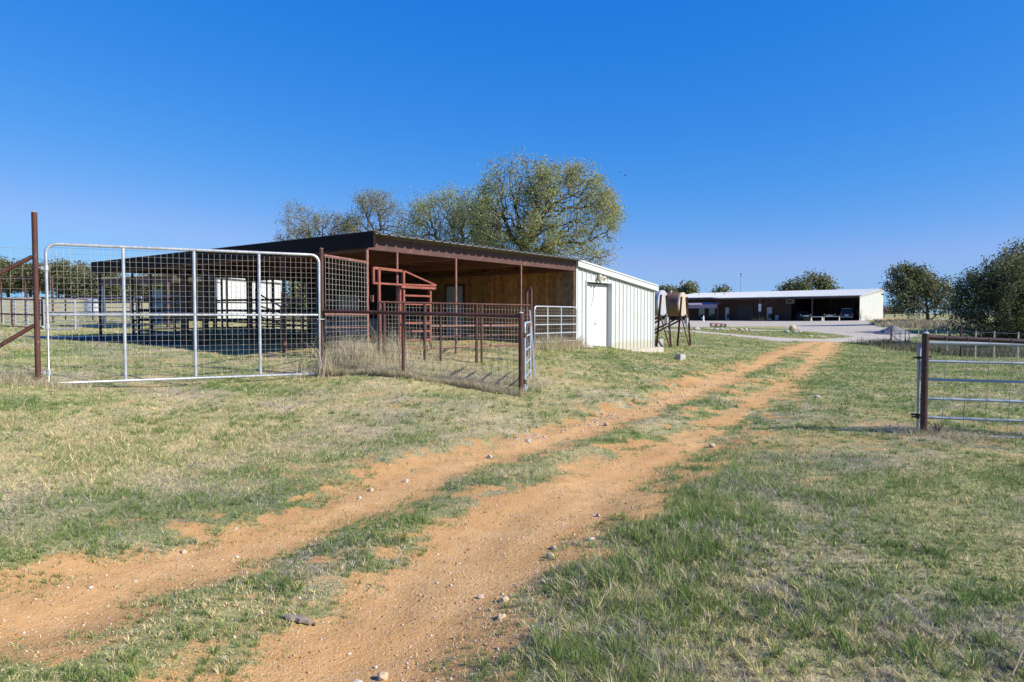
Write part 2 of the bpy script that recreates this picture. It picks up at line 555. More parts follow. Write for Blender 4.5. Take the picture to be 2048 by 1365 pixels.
def masks(x, y):
    n1 = fbm(x * 1.1, y * 1.1, 101, 4) - .5
    n2 = fbm(x * 5, y * 5, 111, 3) - .5
    n3 = fbm(x * .45, y * .45, 141, 3) - .5
    dl = dist_poly(x, y, TRK_L) + n1 * .55 + n2 * .42
    dr = dist_poly(x, y, TRK_R) + n1 * .55 + n2 * .45
    wfar = smooth(22, 32, y)
    n4 = fbm(x * 2.3, y * 2.3, 161, 3) - .5
    amp = 1 + 1.2 * smooth(14, 30, y)
    dl = dl + (n4 * .75 + n3 * .5 * smooth(10, 25, y)) * amp
    dr = dr + (n4 * .85 + n3 * .6 * smooth(8, 16, y)) * amp
    wl = .25 + .15 * smooth(5.5, 4, y) - .11 * smooth(7, 12, y) + .26 * wfar
    wr = WID_R + .02 - .50 * smooth(5.5, 9.5, y) + .40 * wfar
    ml = smooth(.40, -.30, dl - wl)
    mr = smooth(.40, -.32, dr - wr)
    # sparse verge between and beside the ruts
    mid = smooth(1.7, .2, np.minimum(dist_poly(x, y, TRK_L), dist_poly(x, y, TRK_R)))
    patch = smooth(-.06, .20, n1 * .8 + n2 * .9 + n3 * .5 + n4 * .6 - .02)
    mm = mid * patch * .9
    bare = smooth(.12, .25, n3 + n2 * .8 + n1 * .4) * .75
    dirt = np.clip(np.maximum(np.maximum(ml, mr), np.maximum(mm, bare * .55)), 0, 1)
    ow = sdist(x, y, ORANGE) + n1 * 2
    dirt = np.maximum(dirt, smooth(-.6, .8, ow))
    g = smooth(-.5, .5, sdist(x, y, YARD) + n1 * 1.2 + n2 * .6)
    g = np.minimum(g, 1 - smooth(-.5, .4, sdist(x, y, ISLAND) + n1 * 1.2))
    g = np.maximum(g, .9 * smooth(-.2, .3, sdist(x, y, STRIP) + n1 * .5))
    g = np.maximum(g, .6 * smooth(-.3, .5, sdist(x, y, STRIP2) + n1 * 3))
    s, t = shed_st(x, y)
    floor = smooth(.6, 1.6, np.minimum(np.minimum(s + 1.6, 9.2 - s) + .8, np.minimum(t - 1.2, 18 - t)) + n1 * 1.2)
    return dirt, g, floor, ml, mr


_hts = hts


def hts(x, y):
    x = np.atleast_1d(np.asarray(x, float)); y = np.atleast_1d(np.asarray(y, float))
    z = _hts(x, y)
    near = (y > 0) & (y < 26) & (np.abs(x) < 14)
    if near.any():
        xx, yy = x[near], y[near]
        k = np.maximum(smooth(.75, .2, dist_poly(xx, yy, TRK_L)), smooth(.9, .25, dist_poly(xx, yy, TRK_R)))
        z[near] -= .045 * k
    return z


def blob(x, y, u, v, ru, rv):
    c = gp(u, v); a = gp(u + ru, v); b = gp(u, v - rv)
    rx = max(abs(a[0] - c[0]), .2); ry = max(abs(b[1] - c[1]), .2)
    return np.exp(-((x - c[0]) / rx) ** 2 - ((y - c[1]) / ry) ** 2)


def fields(x, y):
    """shares of green, straw and grey grass, and a height factor"""
    a = fbm(x * .9, y * .9, 201, 5); b = fbm(x * .8 + 9, y * .8, 221, 5); c = fbm(x * 2.6, y * 2.6, 231, 3)
    d = fbm(x * .12, y * .12, 251, 3)
    gr = .58 + (a - .5) * 2.0 + (c - .5) * 1.3
    st = .55 + (b - .5) * 1.9 - (c - .5) * 1.0 + (d - .5) * .8
    gy = .26 + (.5 - a) * 1.5 + (.5 - b) * .9
    vs = blob(x, y, 230, 885, 260, 55) + .6 * blob(x, y, 520, 820, 260, 50)
    st = st + 1.1 * vs; gr = gr - .15 * vs; gy = gy - .25 * vs
    vg = blob(x, y, 330, 1010, 380, 70) + .7 * blob(x, y, 780, 870, 160, 40)
    gy = gy + .40 * vg; st = st - .15 * vg
    dt = np.minimum(dist_poly(x, y, TRK_L), dist_poly(x, y, TRK_R))
    near = smooth(1.5, .3, dt)
    gr = gr + .35 * near; gy = gy - .1 * near
    ddr = dist_poly(x, y, TRK_R)
    side = (x > np.interp(y, TRK_R[:, 1], TRK_R[:, 0]))
    edge = np.exp(-((ddr - 1.15) / .5) ** 2) * side * smooth(9, 4, y)
    gr = gr + .75 * edge
    vr = blob(x, y, 1800, 1050, 300, 90)
    gy = gy + .16 * vr
    mid = smooth(13, 20, y) * smooth(-2, 3, x)
    gr = gr + .35 * mid; gy = gy - .15 * mid
    rs = side * smooth(.2, 1.2, ddr)
    gr = gr + .22 * rs; st = st - .08 * rs
    far = smooth(60, 90, y) + smooth(26, 45, y) * smooth(-8, -16, x)
    st = st + .3 * far; gy = gy + .25 * far
    gr = np.clip(gr, .06, 2); st = np.clip(st, .06, 2); gy = np.clip(gy, .06, 2)
    t = gr + st + gy
    hf = .62 + 1.3 * np.clip(c - .38, 0, 1) + .75 * edge + .25 * vs
    return gr / t, st / t, gy / t, hf


GREEN = np.array((.19, .275, .082)); STRAW = np.array((.64, .54, .30)); GREY = np.array((.44, .395, .32))
SOIL = np.array((.27, .19, .115))
# ------------------------------------------------------------------ ground sheet
def graded(lim, s0, g, g2, far):
    out = [0.0]
    while out[-1] < lim:
        k = out[-1]
        out.append(k + max(s0, g * k if k < far else g * far + g2 * (k - far)))
    return np.array(out)


gxp = graded(1600, .085, .024, .09, 60)
gx = np.concatenate([-gxp[::-1][:-1], gxp])
gyp = graded(3000, .085, .0115, .07, 110)
gyn = graded(80, .6, .15, .15, 50)
gy_ = np.concatenate([-gyn[::-1][:-1], gyp])
XX, YY = np.meshgrid(gx, gy_)
xf, yf = XX.ravel(), YY.ravel()
zf = hts(xf, yf)
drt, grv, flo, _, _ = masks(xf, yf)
a, b, c, _ = fields(xf, yf)
gcol = (a[:, None] * GREEN + b[:, None] * STRAW + c[:, None] * GREY) * .80 + .12 * SOIL
shade = (.85 + .3 * fbm(xf * 3, yf * 3, 301, 3)) * (.80 + .20 * smooth(4, 16, yf))
gcol = gcol * shade[:, None]
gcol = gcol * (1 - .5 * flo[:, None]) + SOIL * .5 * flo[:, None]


def ground_material():
    m, nt, bs = mat_new('pasture_soil_and_track')
    vec = coords(nt)
    ca = nt.nodes.new('ShaderNodeAttribute'); ca.attribute_name = 'col'
    ma = nt.nodes.new('ShaderNodeAttribute'); ma.attribute_name = 'mask'
    sep = nt.nodes.new('ShaderNodeSeparateColor'); nt.links.new(ma.outputs['Color'], sep.inputs[0])
    n_fine = noise(nt, 55, 4, .65, vec)
    n_mid = noise(nt, 7, 5, .6, vec)
    n_big = noise(nt, .9, 4, .55, vec)
    # grass mat: the vertex colour broken up by fine noise
    g1 = mixc(nt, ramp(nt, n_fine, .3, .7), (.55, .55, .55), (1.35, 1.35, 1.3))
    gc = mixc(nt, 1.0, ca.outputs['Color'], g1, 'MULTIPLY')
    g2 = mixc(nt, ramp(nt, noise(nt, 2.2, 5, .65, vec), .35, .65), (.8, .86, .75), (1.2, 1.13, 1.15))
    gc = mixc(nt, 1.0, gc, g2, 'MULTIPLY')
    # dirt
    d0 = mixc(nt, ramp(nt, n_big, .3, .7), (.54, .31, .128), (.61, .385, .178))
    d0 = mixc(nt, ramp(nt, n_mid, .35, .75), d0, (.49, .28, .115))
    vo = nt.nodes.new('ShaderNodeTexVoronoi'); vo.inputs['Scale'].default_value = 38
    nt.links.new(vec, vo.inputs['Vector'])
    sp_ = ramp(nt, vo.outputs['Distance'], .20, .12)
    sc = nt.nodes.new('ShaderNodeSeparateColor'); nt.links.new(vo.outputs['Color'], sc.inputs[0])
    sel = ramp(nt, sc.outputs[0], .72, .78)
    mu = nt.nodes.new('ShaderNodeMath'); mu.operation = 'MULTIPLY'; nt.links.new(sp_, mu.inputs[0]); nt.links.new(sel, mu.inputs[1])
    d1 = mixc(nt, mu.outputs[0], d0, (.58, .47, .36))
    d1 = mixc(nt, ramp(nt, n_fine, .60, .76), d1, (.36, .19, .08))
    # wheel-packed strips are paler and smoother than the loose sand beside them
    d1 = mixc(nt, 1.0, d1, mixc(nt, ma.outputs['Alpha'], (.95, .935, .92), (1.08, 1.08, 1.07)), 'MULTIPLY')
    # gravel
    v2 = nt.nodes.new('ShaderNodeTexVoronoi'); v2.inputs['Scale'].default_value = 14
    nt.links.new(vec, v2.inputs['Vector'])
    gv = mixc(nt, .45, mixc(nt, ramp(nt, n_big, .3, .7), (.42, .37, .305), (.48, .43, .36)), v2.outputs['Color'], 'SOFT_LIGHT')
    fd = nt.nodes.new('ShaderNodeMath'); fd.operation = 'ADD'
    nt.links.new(sep.outputs[0], fd.inputs[0])
    nm = nt.nodes.new('ShaderNodeMath'); nm.operation = 'MULTIPLY_ADD'; nt.links.new(n_mid, nm.inputs[0]); nm.inputs[1].default_value = .5; nm.inputs[2].default_value = -.25
    nt.links.new(nm.outputs[0], fd.inputs[1])
    nf2 = nt.nodes.new('ShaderNodeMath'); nf2.operation = 'MULTIPLY_ADD'
    nt.links.new(noise(nt, 22, 4, .65, vec), nf2.inputs[0]); nf2.inputs[1].default_value = .9; nf2.inputs[2].default_value = -.45
    fd2 = nt.nodes.new('ShaderNodeMath'); fd2.operation = 'ADD'; nt.links.new(fd.outputs[0], fd2.inputs[0]); nt.links.new(nf2.outputs[0], fd2.inputs[1])
    col = mixc(nt, ramp(nt, fd2.outputs[0], .25, .62), gc, d1)
    gv = mixc(nt, ramp(nt, sep.outputs[2], .15, .6), gv, (.10, .085, .08))  # roof shade painted into the gravel colour in and beside the shed
    fg = nt.nodes.new('ShaderNodeMath'); fg.operation = 'ADD'
    nt.links.new(sep.outputs[1], fg.inputs[0]); nt.links.new(nm.outputs[0], fg.inputs[1])
    col = mixc(nt, ramp(nt, fg.outputs[0], .35, .65), col, gv)
    nt.links.new(col, bs.inputs['Base Color'])
    bs.inputs['Roughness'].default_value = .95
    bs.inputs['Specular IOR Level'].default_value = .1
    hh = nt.nodes.new('ShaderNodeMath'); hh.operation = 'MULTIPLY_ADD'
    nt.links.new(mu.outputs[0], hh.inputs[0]); hh.inputs[1].default_value = .6; nt.links.new(n_fine, hh.inputs[2])
    h2 = nt.nodes.new('ShaderNodeMath'); h2.operation = 'MULTIPLY_ADD'
    nt.links.new(noise(nt, 14, 5, .7, vec), h2.inputs[0]); h2.inputs[1].default_value = 1.2; nt.links.new(hh.outputs[0], h2.inputs[2])
    bump(nt, bs, h2.outputs[0], .5, .025)
    return m


M['ground'] = ground_material()
nxv, nyv = len(gx), len(gy_)
idx = np.arange(nxv * nyv).reshape(nyv, nxv)
Q = np.stack([idx[:-1, :-1], idx[:-1, 1:], idx[1:, 1:], idx[1:, :-1]], -1).reshape(-1, 4)
fy = yf[Q].mean(1)
fdirt = drt[Q].mean(1); fgr = grv[Q].mean(1)
_dtr = np.minimum(dist_poly(xf, yf, TRK_L), dist_poly(xf, yf, TRK_R))
ontrack = (fdirt > .45) & (_dtr[Q].mean(1) < 1.3)
cls = np.where(fgr > .5, 2, np.where(ontrack, 1, 0))
VV = np.stack([xf, yf, zf], 1)
pck = np.maximum(np.exp(-((dist_poly(xf, yf, TRK_L) + .12 * (fbm(xf * 1.3, yf * 1.3, 171, 3) - .5)) / .17) ** 2), np.exp(-(((dist_poly(xf, yf, TRK_R) + .25 * (fbm(xf * 1.1, yf * 1.1, 172, 3) - .5)) - .18) / .16) ** 2))
for k, nm_, lab in ((0, 'ground', None), (1, 'dirt_track', None), (2, 'gravel_yard', None)):
    q = Q[cls == k]
    used, inv = np.unique(q, return_inverse=True)
    o = np_mesh(nm_, VV[used], None, M['ground'], gcol[used], quads=inv.reshape(-1, 4))
    ca = o.data.color_attributes.new('mask', 'FLOAT_COLOR', 'POINT')
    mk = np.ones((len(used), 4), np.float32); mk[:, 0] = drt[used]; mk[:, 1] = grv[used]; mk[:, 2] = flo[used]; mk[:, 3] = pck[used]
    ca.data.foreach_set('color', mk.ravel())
    o.data.polygons.foreach_set('use_smooth', [True] * len(o.data.polygons))
    tag(o, kind='structure')


# ------------------------------------------------------------------ grass
def blades(name, x, y, z, h, w, lean, ang, cols, two, mat=None, spread=None):
    """one mesh of single blades: two-segment ones where `two`, triangles elsewhere"""
    n = len(x)
    face = RNG.uniform(0, math.pi * 2, n)
    wx, wy = np.cos(face) * w / 2, np.sin(face) * w / 2
    lx, ly = np.cos(ang) * lean, np.sin(ang) * lean
    B = np.stack([x, y, z - .004], 1)
    W = np.stack([wx, wy, np.zeros(n)], 1)
    T = B + np.stack([lx, ly, h], 1)
    Mi = B + np.stack([lx * .35, ly * .35, h * .62], 1)
    i2 = np.where(two)[0]; i1 = np.where(~two)[0]
    v2 = np.stack([B[i2] - W[i2], B[i2] + W[i2], Mi[i2] + W[i2] * .75, Mi[i2] - W[i2] * .75, T[i2]], 1).reshape(-1, 3)
    v1 = np.stack([B[i1] - W[i1], B[i1] + W[i1], T[i1]], 1).reshape(-1, 3)
    b2 = np.arange(len(i2)) * 5
    q = np.stack([b2, b2 + 1, b2 + 2, b2 + 3], 1)
    t2 = np.stack([b2 + 3, b2 + 2, b2 + 4], 1)
    b1 = len(v2) + np.arange(len(i1)) * 3
    t1 = np.stack([b1, b1 + 1, b1 + 2], 1)
    cc = np.concatenate([np.repeat(cols[i2], 5, 0), np.repeat(cols[i1], 3, 0)])
    return np_mesh(name, np.concatenate([v2, v1]), np.concatenate([t2, t1]), mat or M['grass'], cc, quads=q if len(q) else None)


def sample_polar(n, r0, r1, ex, th=.86):
    """points whose number per square metre falls as r**-ex"""
    u = RNG.uniform(0, 1, n)
    k = 2 - ex
    r = (r0 ** k + u * (r1 ** k - r0 ** k)) ** (1 / k)
    t = RNG.uniform(-th, th, n)
    return r * np.sin(t), r * np.cos(t), r


NB = 2900000
gxs, gys, gr_ = sample_polar(NB, 1.7, 75, 1.70)
d_, g_, fl_, ml_, mr_ = masks(gxs, gys)
pg, ps, py, hf = fields(gxs, gys)
cl = fbm(gxs * 7, gys * 7, 401, 2)
keep = RNG.uniform(0, 1, NB) < np.clip(1.06 - 1.12 * d_ - ps * .1, .010, 1) * np.clip(1 - 1.6 * g_, 0, 1) * (1 - .75 * fl_) * (.35 + .65 * smooth(.25, .55, cl))
# tufts: most blades gather round jittered tuft centres
cell = np.where(gr_ < 9, .085, .2)
ci, cj = np.floor(gxs / cell), np.floor(gys / cell)
tcx = (ci + .15 + .7 * _hash(ci, cj, 901)) * cell; tcy = (cj + .15 + .7 * _hash(ci, cj, 902)) * cell
th_ = _hash(ci, cj, 903); tt_ = _hash(ci, cj, 904)
tuf = RNG.uniform(0, 1, NB) < .45
ox, oy = gxs - tcx, gys - tcy
gxs = np.where(tuf, tcx + ox * .42, gxs); gys = np.where(tuf, tcy + oy * .42, gys)
tang = np.arctan2(oy, ox)
keep &= (RNG.uniform(0, 1, NB) < .62 + .6 * th_)
s_, t_ = shed_st(gxs, gys)
keep &= ~((s_ > 9.25) & (s_ < 15.75) & (t_ > -.05) & (t_ < 7.1))
gxs, gys, gr_, pg, ps, py, hf, d_, cl, tuf, th_, tt_, tang = [q[keep] for q in (gxs, gys, gr_, pg, ps, py, hf, d_, cl, tuf, th_, tt_, tang)]
n = len(gxs)
gzs = hts(gxs, gys)
u = np.where(tuf & (RNG.uniform(0, 1, n) < .75), np.clip(tt_ + RNG.normal(0, .06, n), 0, .999), RNG.uniform(0, 1, n))
typ = np.where(u < pg, 0, np.where(u < pg + ps, 1, 2))
jit = RNG.uniform(.5, 1.5, (n, 1)) * RNG.uniform(.93, 1.07, (n, 3))
pal = np.stack([GREEN, STRAW, GREY])
cols = pal[typ] * jit
yel = RNG.uniform(0, 1, n)[:, None] * (typ == 0)[:, None]
cols = cols * (1 - .4 * yel) + np.array((.215, .25, .075)) * .4 * yel
hgt = np.where(tuf, 1, .8) * np.array((.050, .044, .038))[typ] * hf * RNG.uniform(.5, 1.5, n) * np.where(tuf, .6 + .8 * th_, .85) * (1 + .012 * gr_) * (1 - .55 * np.clip(d_, 0, 1))
lean = hgt * np.where(tuf, .9, 1.3) * np.array((.7, .9, 1.2))[typ] * RNG.uniform(.3, 1.5, n)
wid = .0024 * (np.maximum(gr_, 2.6) / 2.6) ** .80 * RNG.uniform(.7, 1.4, n)
o = blades('short_grass', gxs, gys, gzs, hgt, wid, lean, np.where(tuf, tang + RNG.normal(0, .7, n), RNG.uniform(0, 6.283, n)), cols, gr_ < 5.5)
tag(o, 'short mixed green and straw pasture grass over the whole field', 'grass', kind='stuff')


def weeds(name, label, pts_fn, n, h, colmix, lean=.45, w=.006, two=True, seed=0):
    x, y, k = pts_fn(n)
    keep = RNG.uniform(0, 1, len(x)) < k
    x, y = x[keep], y[keep]
    n = len(x)
    hh = h * RNG.uniform(.35, 1.25, n) * (.4 + 1.2 * fbm(x * 1.6, y * 1.6, 500 + seed, 3))
    pal = np.array(colmix)
    cols = pal[RNG.integers(0, len(pal), n)] * RNG.uniform(.7, 1.25, (n, 1))
    o = blades(name, x, y, hts(x, y), hh, w * RNG.uniform(.6, 1.4, n) * np.maximum(1, np.hypot(x, y) / 16), hh * lean * RNG.uniform(.2, 1.8, n), RNG.uniform(0, 6.28, n), cols, np.full(n, two))
    return tag(o, label, 'weeds', kind='stuff')


DRY = [(.66, .56, .40), (.56, .48, .35), (.70, .60, .42), (.46, .39, .29), (.32, .34, .15)]
FP0 = at(645, 748, 14.2)[:2]; FP1 = at(1042, 790, 12.6)[:2]


def pen_pts(n):
    t = RNG.uniform(-.01, 1.02, n); d = RNG.exponential(.85, n)
    dirv = (FP1 - FP0); nv = np.array((-dirv[1], dirv[0])); nv /= np.linalg.norm(nv)
    if nv[1] < 0: nv = -nv
    p = FP0 + t[:, None] * dirv + nv * (d - .18)[:, None]
    k = smooth(3.0, 1.2, d) * smooth(.3, .55, fbm(p[:, 0] * 1.2, p[:, 1] * 1.2, 77, 3)) * (1.0 - .3 * smooth(.35, .9, t))
    return p[:, 0], p[:, 1], k


weeds('dry_weeds', 'tall bleached dry weeds filling the small pipe pen', pen_pts, 60000, .16, DRY, .9, .0055)
weeds('dry_weeds', 'taller clump of bleached weeds at the latch post end of the pipe pen', lambda n: (lambda p: (p[0], p[1], p[2] * smooth(.5, .2, (p[0] - FP0[0]) / (FP1[0] - FP0[0]))))(pen_pts(n)), 17000, .20, DRY, .75, .0055)


def line_pts(lines, spread):
    def fn(n):
        i = RNG.integers(0, len(lines), n); t = RNG.uniform(0, 1, n)
        L = np.array(lines, float)
        p = L[i, :2] + (L[i, 2:] - L[i, :2]) * t[:, None] + RNG.normal(0, spread, (n, 2))
        return p[:, 0], p[:, 1], smooth(.25, .6, fbm(p[:, 0] * .9, p[:, 1] * .9, 88, 3)) * (masks(p[:, 0], p[:, 1])[1] < .4)
    return fn


G0 = at(98, 775, 11.9)[:2]; G1 = at(640, 753, 14.1)[:2]
LP = at(76, 765, 11.8)[:2]
gA = S(6.66, -.05); gB = S(9.2, -.05)
weeds('dry_weeds', 'bleached weeds at the foot of the tall rusty post at the left',
      line_pts([(*(LP + V(-.2, -.1)), *(LP + V(.5, .1))), (*(LP + V(-1.4, -.8)), *LP), (*(LP + V(-1.4, -.8)), *LP)], .2), 5000, .2, DRY, .8, .005)
weeds('dry_weeds', 'pale weeds grown through the silver gate beside the white room',
      line_pts([(*(gA), *gB), (*(S(8, .2)), *S(9.2, .2))], .25), 6000, .38, DRY, .6, .007)
weeds('dry_weeds', 'dry weeds standing by the corner posts of the brown shed',
      line_pts([(*FP0, *S(0, 0)), (*S(0, .2), *S(1.5, -.3)), (*FP0, *(FP0 + V(1.2, 1.4)))], .35), 9000, .6, DRY, .5, .006)
RG0 = at(1845, 868, 9.28)[:2]; RG1 = at(2048, 880, 9.05)[:2]
rdir = (RG1 - RG0) / np.linalg.norm(RG1 - RG0)
weeds('dry_weeds', 'flattened dry grass under the right hand gate',
      line_pts([(*(RG0 - rdir * .2), *(RG0 + rdir * 3)), (*(RG0 + V(.1, -.35)), *(RG0 + rdir * 3 + V(0, -.35)))], .2), 9000, .10, DRY[:4] + [(.16, .2, .06)], 1.6, .004)
fR = [gp(1750, 683), gp(1790, 695), gp(1860, 704), gp(1930, 712), gp(2000, 712), gp(2090, 716)]
weeds('rank_weeds', 'dark green and grey rank weeds along the far post fence',
      line_pts([(*fR[i], *fR[i + 1]) for i in range(5)], .9), 14000, .38, [(.12, .13, .07), (.2, .19, .13), (.3, .27, .2), (.10, .11, .05)], .5, .010)
fF = [gp(1765, 647), gp(1810, 651), gp(1850, 652), gp(1900, 654), gp(1950, 658)]
weeds('tall_dry_grass', 'tall tan dry grass below the spreading oak beside the barn',
      line_pts([(*fF[i], *fF[i + 1]) for i in range(4)], 2.2), 14000, .5, [(.42, .36, .26), (.36, .31, .23), (.5, .42, .28), (.26, .25, .14)], .4, .014)

# ------------------------------------------------------------------ loose gravel
_ico = None


def ico():
    p = (1 + 5 ** .5) / 2
    v = np.array([(-1, p, 0), (1, p, 0), (-1, -p, 0), (1, -p, 0), (0, -1, p), (0, 1, p), (0, -1, -p), (0, 1, -p), (p, 0, -1), (p, 0, 1), (-p, 0, -1), (-p, 0, 1)], float)
    v /= np.linalg.norm(v[0])
    f = np.array([(0, 11, 5), (0, 5, 1), (0, 1, 7), (0, 7, 10), (0, 10, 11), (1, 5, 9), (5, 11, 4), (11, 10, 2), (10, 7, 6), (7, 1, 8), (3, 9, 4), (3, 4, 2), (3, 2, 6), (3, 6, 8), (3, 8, 9), (4, 9, 5), (2, 4, 11), (6, 2, 10), (8, 6, 7), (9, 8, 1)])
    return v, f


IV, IF = ico()


def pebbles(name, x, y, r, cols, label):
    n = len(x)
    z = hts(x, y)
    sc = r[:, None, None] * RNG.uniform(.6, 1.25, (n, 12, 1)) * RNG.uniform(.7, 1.2, (n, 1, 3)) * np.array((1, 1, .75))
    th = RNG.uniform(0, 6.28, n)
    vv = IV[None] * sc
    c_, s__ = np.cos(th)[:, None], np.sin(th)[:, None]
    vx = vv[:, :, 0] * c_ - vv[:, :, 1] * s__; vy = vv[:, :, 0] * s__ + vv[:, :, 1] * c_
    P = np.stack([vx + x[:, None], vy + y[:, None], vv[:, :, 2] + z[:, None] + r[:, None] * .25], 2).reshape(-1, 3)
    F = (IF[None] + (np.arange(n) * 12)[:, None, None]).reshape(-1, 3)
    return tag(np_mesh(name, P, F, M['pebble'], np.repeat(cols, 12, 0)), label, 'gravel', kind='stuff')


px, py_, pr = sample_polar(190000, 2, 30, 1.6, .75)
d_, g_, fl_, ml_, mr_ = masks(px, py_)
k = RNG.uniform(0, 1, len(px)) < np.clip(np.maximum(ml_, mr_), 0, 1) * .55 + .05 * d_
px, py_, pr = px[k], py_[k], pr[k]
rr = .0024 * np.exp(RNG.normal(0, .6, len(px))) * (1 + pr * .05)
pc = np.array([(.55, .45, .34), (.62, .56, .48), (.42, .27, .15), (.36, .2, .1), (.5, .36, .22)])[RNG.integers(0, 5, len(px))] * RNG.uniform(.8, 1.15, (len(px), 1))
pebbles('loose_gravel', px, py_, np.minimum(rr, .010), pc * .9, 'fine loose gravel scattered over the orange dirt track')
# the ridge of pale stones along the left rut
tt = RNG.uniform(0, 1, 1100) ** .8
edge = poly_world([(1010, 880), (1060, 868), (1110, 855), (1180, 842), (1230, 832), (1290, 815), (1350, 795), (1400, 772), (1440, 752), (1470, 735)])
seg = np.interp(tt, np.linspace(0, 1, len(edge)), np.arange(len(edge)))
ii = np.clip(seg.astype(int), 0, len(edge) - 2); ff = (seg - ii)[:, None]
ep = edge[ii] * (1 - ff) + edge[ii + 1] * ff + RNG.normal(0, .15, (1100, 2))
pebbles('white_gravel', ep[:, 0], ep[:, 1], np.clip(.0075 * np.exp(RNG.normal(0, .6, 1100)), .003, .032), np.array((.54, .46, .37)) * RNG.uniform(.6, 1.1, (1100, 1)),
        'line of pale limestone gravel washed up along the left wheel rut')


def gz(x, y):
    return float(hts(x, y)[0])


def on(u, v, Y):
    """ground point below the photo column u at Y metres"""
    x = xat(u, Y)
    return V(x, Y, gz(x, Y))


# single stones on the track
def stone(u, v, size, mat, label, flat=.7, seed=0):
    size = size * .75
    p = gp(u, v)
    r = np.random.default_rng(seed + int(u))
    mb = MB()
    vs = IV.copy()
    # one subdivision for a knobbly outline
    ed = {}
    V2 = list(vs); F2 = []
    def mid(i, j):
        k_ = (min(i, j), max(i, j))
        if k_ not in ed:
            ed[k_] = len(V2); V2.append(unit(V2[i] + V2[j]))
        return ed[k_]
    for f in IF:
        a_, b_, c_ = mid(f[0], f[1]), mid(f[1], f[2]), mid(f[2], f[0])
        F2 += [(f[0], a_, c_), (a_, f[1], b_), (c_, b_, f[2]), (a_, b_, c_)]
    A = np.array(V2)
    lum = 1 + r.normal(0, .13, len(A))
    # chop with a few random planes for facets
    A = A * lum[:, None]
    for _ in range(5):
        nrm = unit(r.normal(0, 1, 3)); dd = A @ nrm - r.uniform(.55, .85)
        A = A - np.outer(np.maximum(dd, 0), nrm)
    A = A * np.array((1, r.uniform(.65, .95), flat)) * size
    t = r.uniform(0, 6)
    A = np.stack([A[:, 0] * math.cos(t) - A[:, 1] * math.sin(t), A[:, 0] * math.sin(t) + A[:, 1] * math.cos(t), A[:, 2]], 1)
    A = A + V(p[0], p[1], gz(*p) + size * flat * .45)
    mb.add(A, F2)
    return tag(mb.build('stone', mat), label, 'stone', 'loose stones on and beside the dirt track')


stone(367, 1090, .036, M['stonetan'], 'yellowish stone in the grass at the left rut, with small white stones beside it', .75)
stone(182, 1163, .022, M['stonewhite'], 'bright white stone on the left rut, nearest the left picture edge', .8)
stone(270, 1153, .020, M['stonewhite'], 'flat pale grey stone on the left rut, right of the bright white one', .45)
stone(472, 1052, .020, M['stonewhite'], 'round white pebble in the grass above the left rut', .8)
stone(474, 1100, .019, M['stonewhite'], 'white pebble on bare dirt just below the round pebble in the grass', .7)
stone(962, 1190, .028, M['stonegrey'], 'small brown stone in the right rut, left of the pointed tan one', .8)
stone(1010, 1196, .040, M['stonetan'], 'pointed tan stone casting a dark shadow in the right rut', .95)
stone(1003, 1233, .042, M['stonetan'], 'flat tan stone half hidden at the grass edge below the pointed stone', .5)
stone(1100, 1110, .042, M['stonetan'], 'squarish tan stone on the right edge of the right rut', .8)
stone(1108, 1092, .040, M['stonegrey'], 'brown stone just above the squarish tan stone', .6)
stone(1184, 1080, .034, M['stonewhite'], 'pale stone in the grass at the right rut edge, uphill of the brown one', .6)
stone(1196, 1028, .036, M['stonegrey'], 'reddish brown stone at the bend of the right rut edge', .7)
stone(765, 1338, .036, M['stonetan'], 'wedge shaped tan stone at the bottom edge of the picture', .9)
stone(714, 1356, .034, M['stonewhite'], 'cream stone lowest in the picture beside the wedge shaped one', .9)
stone(742, 974, .040, M['stonetan'], 'yellow brown stone in the grass left of the left rut', .8)
stone(812, 954, .036, M['stonewhite'], 'round white stone on the grassy left edge of the left rut', .9)
stone(719, 992, .030, M['stonewhite'], 'white stone left of the yellow brown one', .5)
stone(980, 910, .05, M['stonewhite'], 'upright white stone in the middle of the left rut', .9)
stone(1058, 880, .06, M['stonewhite'], 'white stone at the far left rut edge, biggest of the pale cluster', .8)
stone(1212, 848, .07, M['stonegrey'], 'dark brown stone among the pale gravel ridge', .7)
stone(1425, 889, .07, M['stonegrey'], 'brown stone in the right rut across from the dark green verge', .7)
stone(1393, 772, .07, M['stonetan'], 'tan stone at the upper edge of the left rut near the pale ridge', .6)
stone(1635, 796, .10, M['stonewhite'], 'single pale rock lying in the green grass right of the track', .6)
stone(1270, 740, .09, M['stonewhite'], 'white stone in the lawn between the white room and the track', .4)

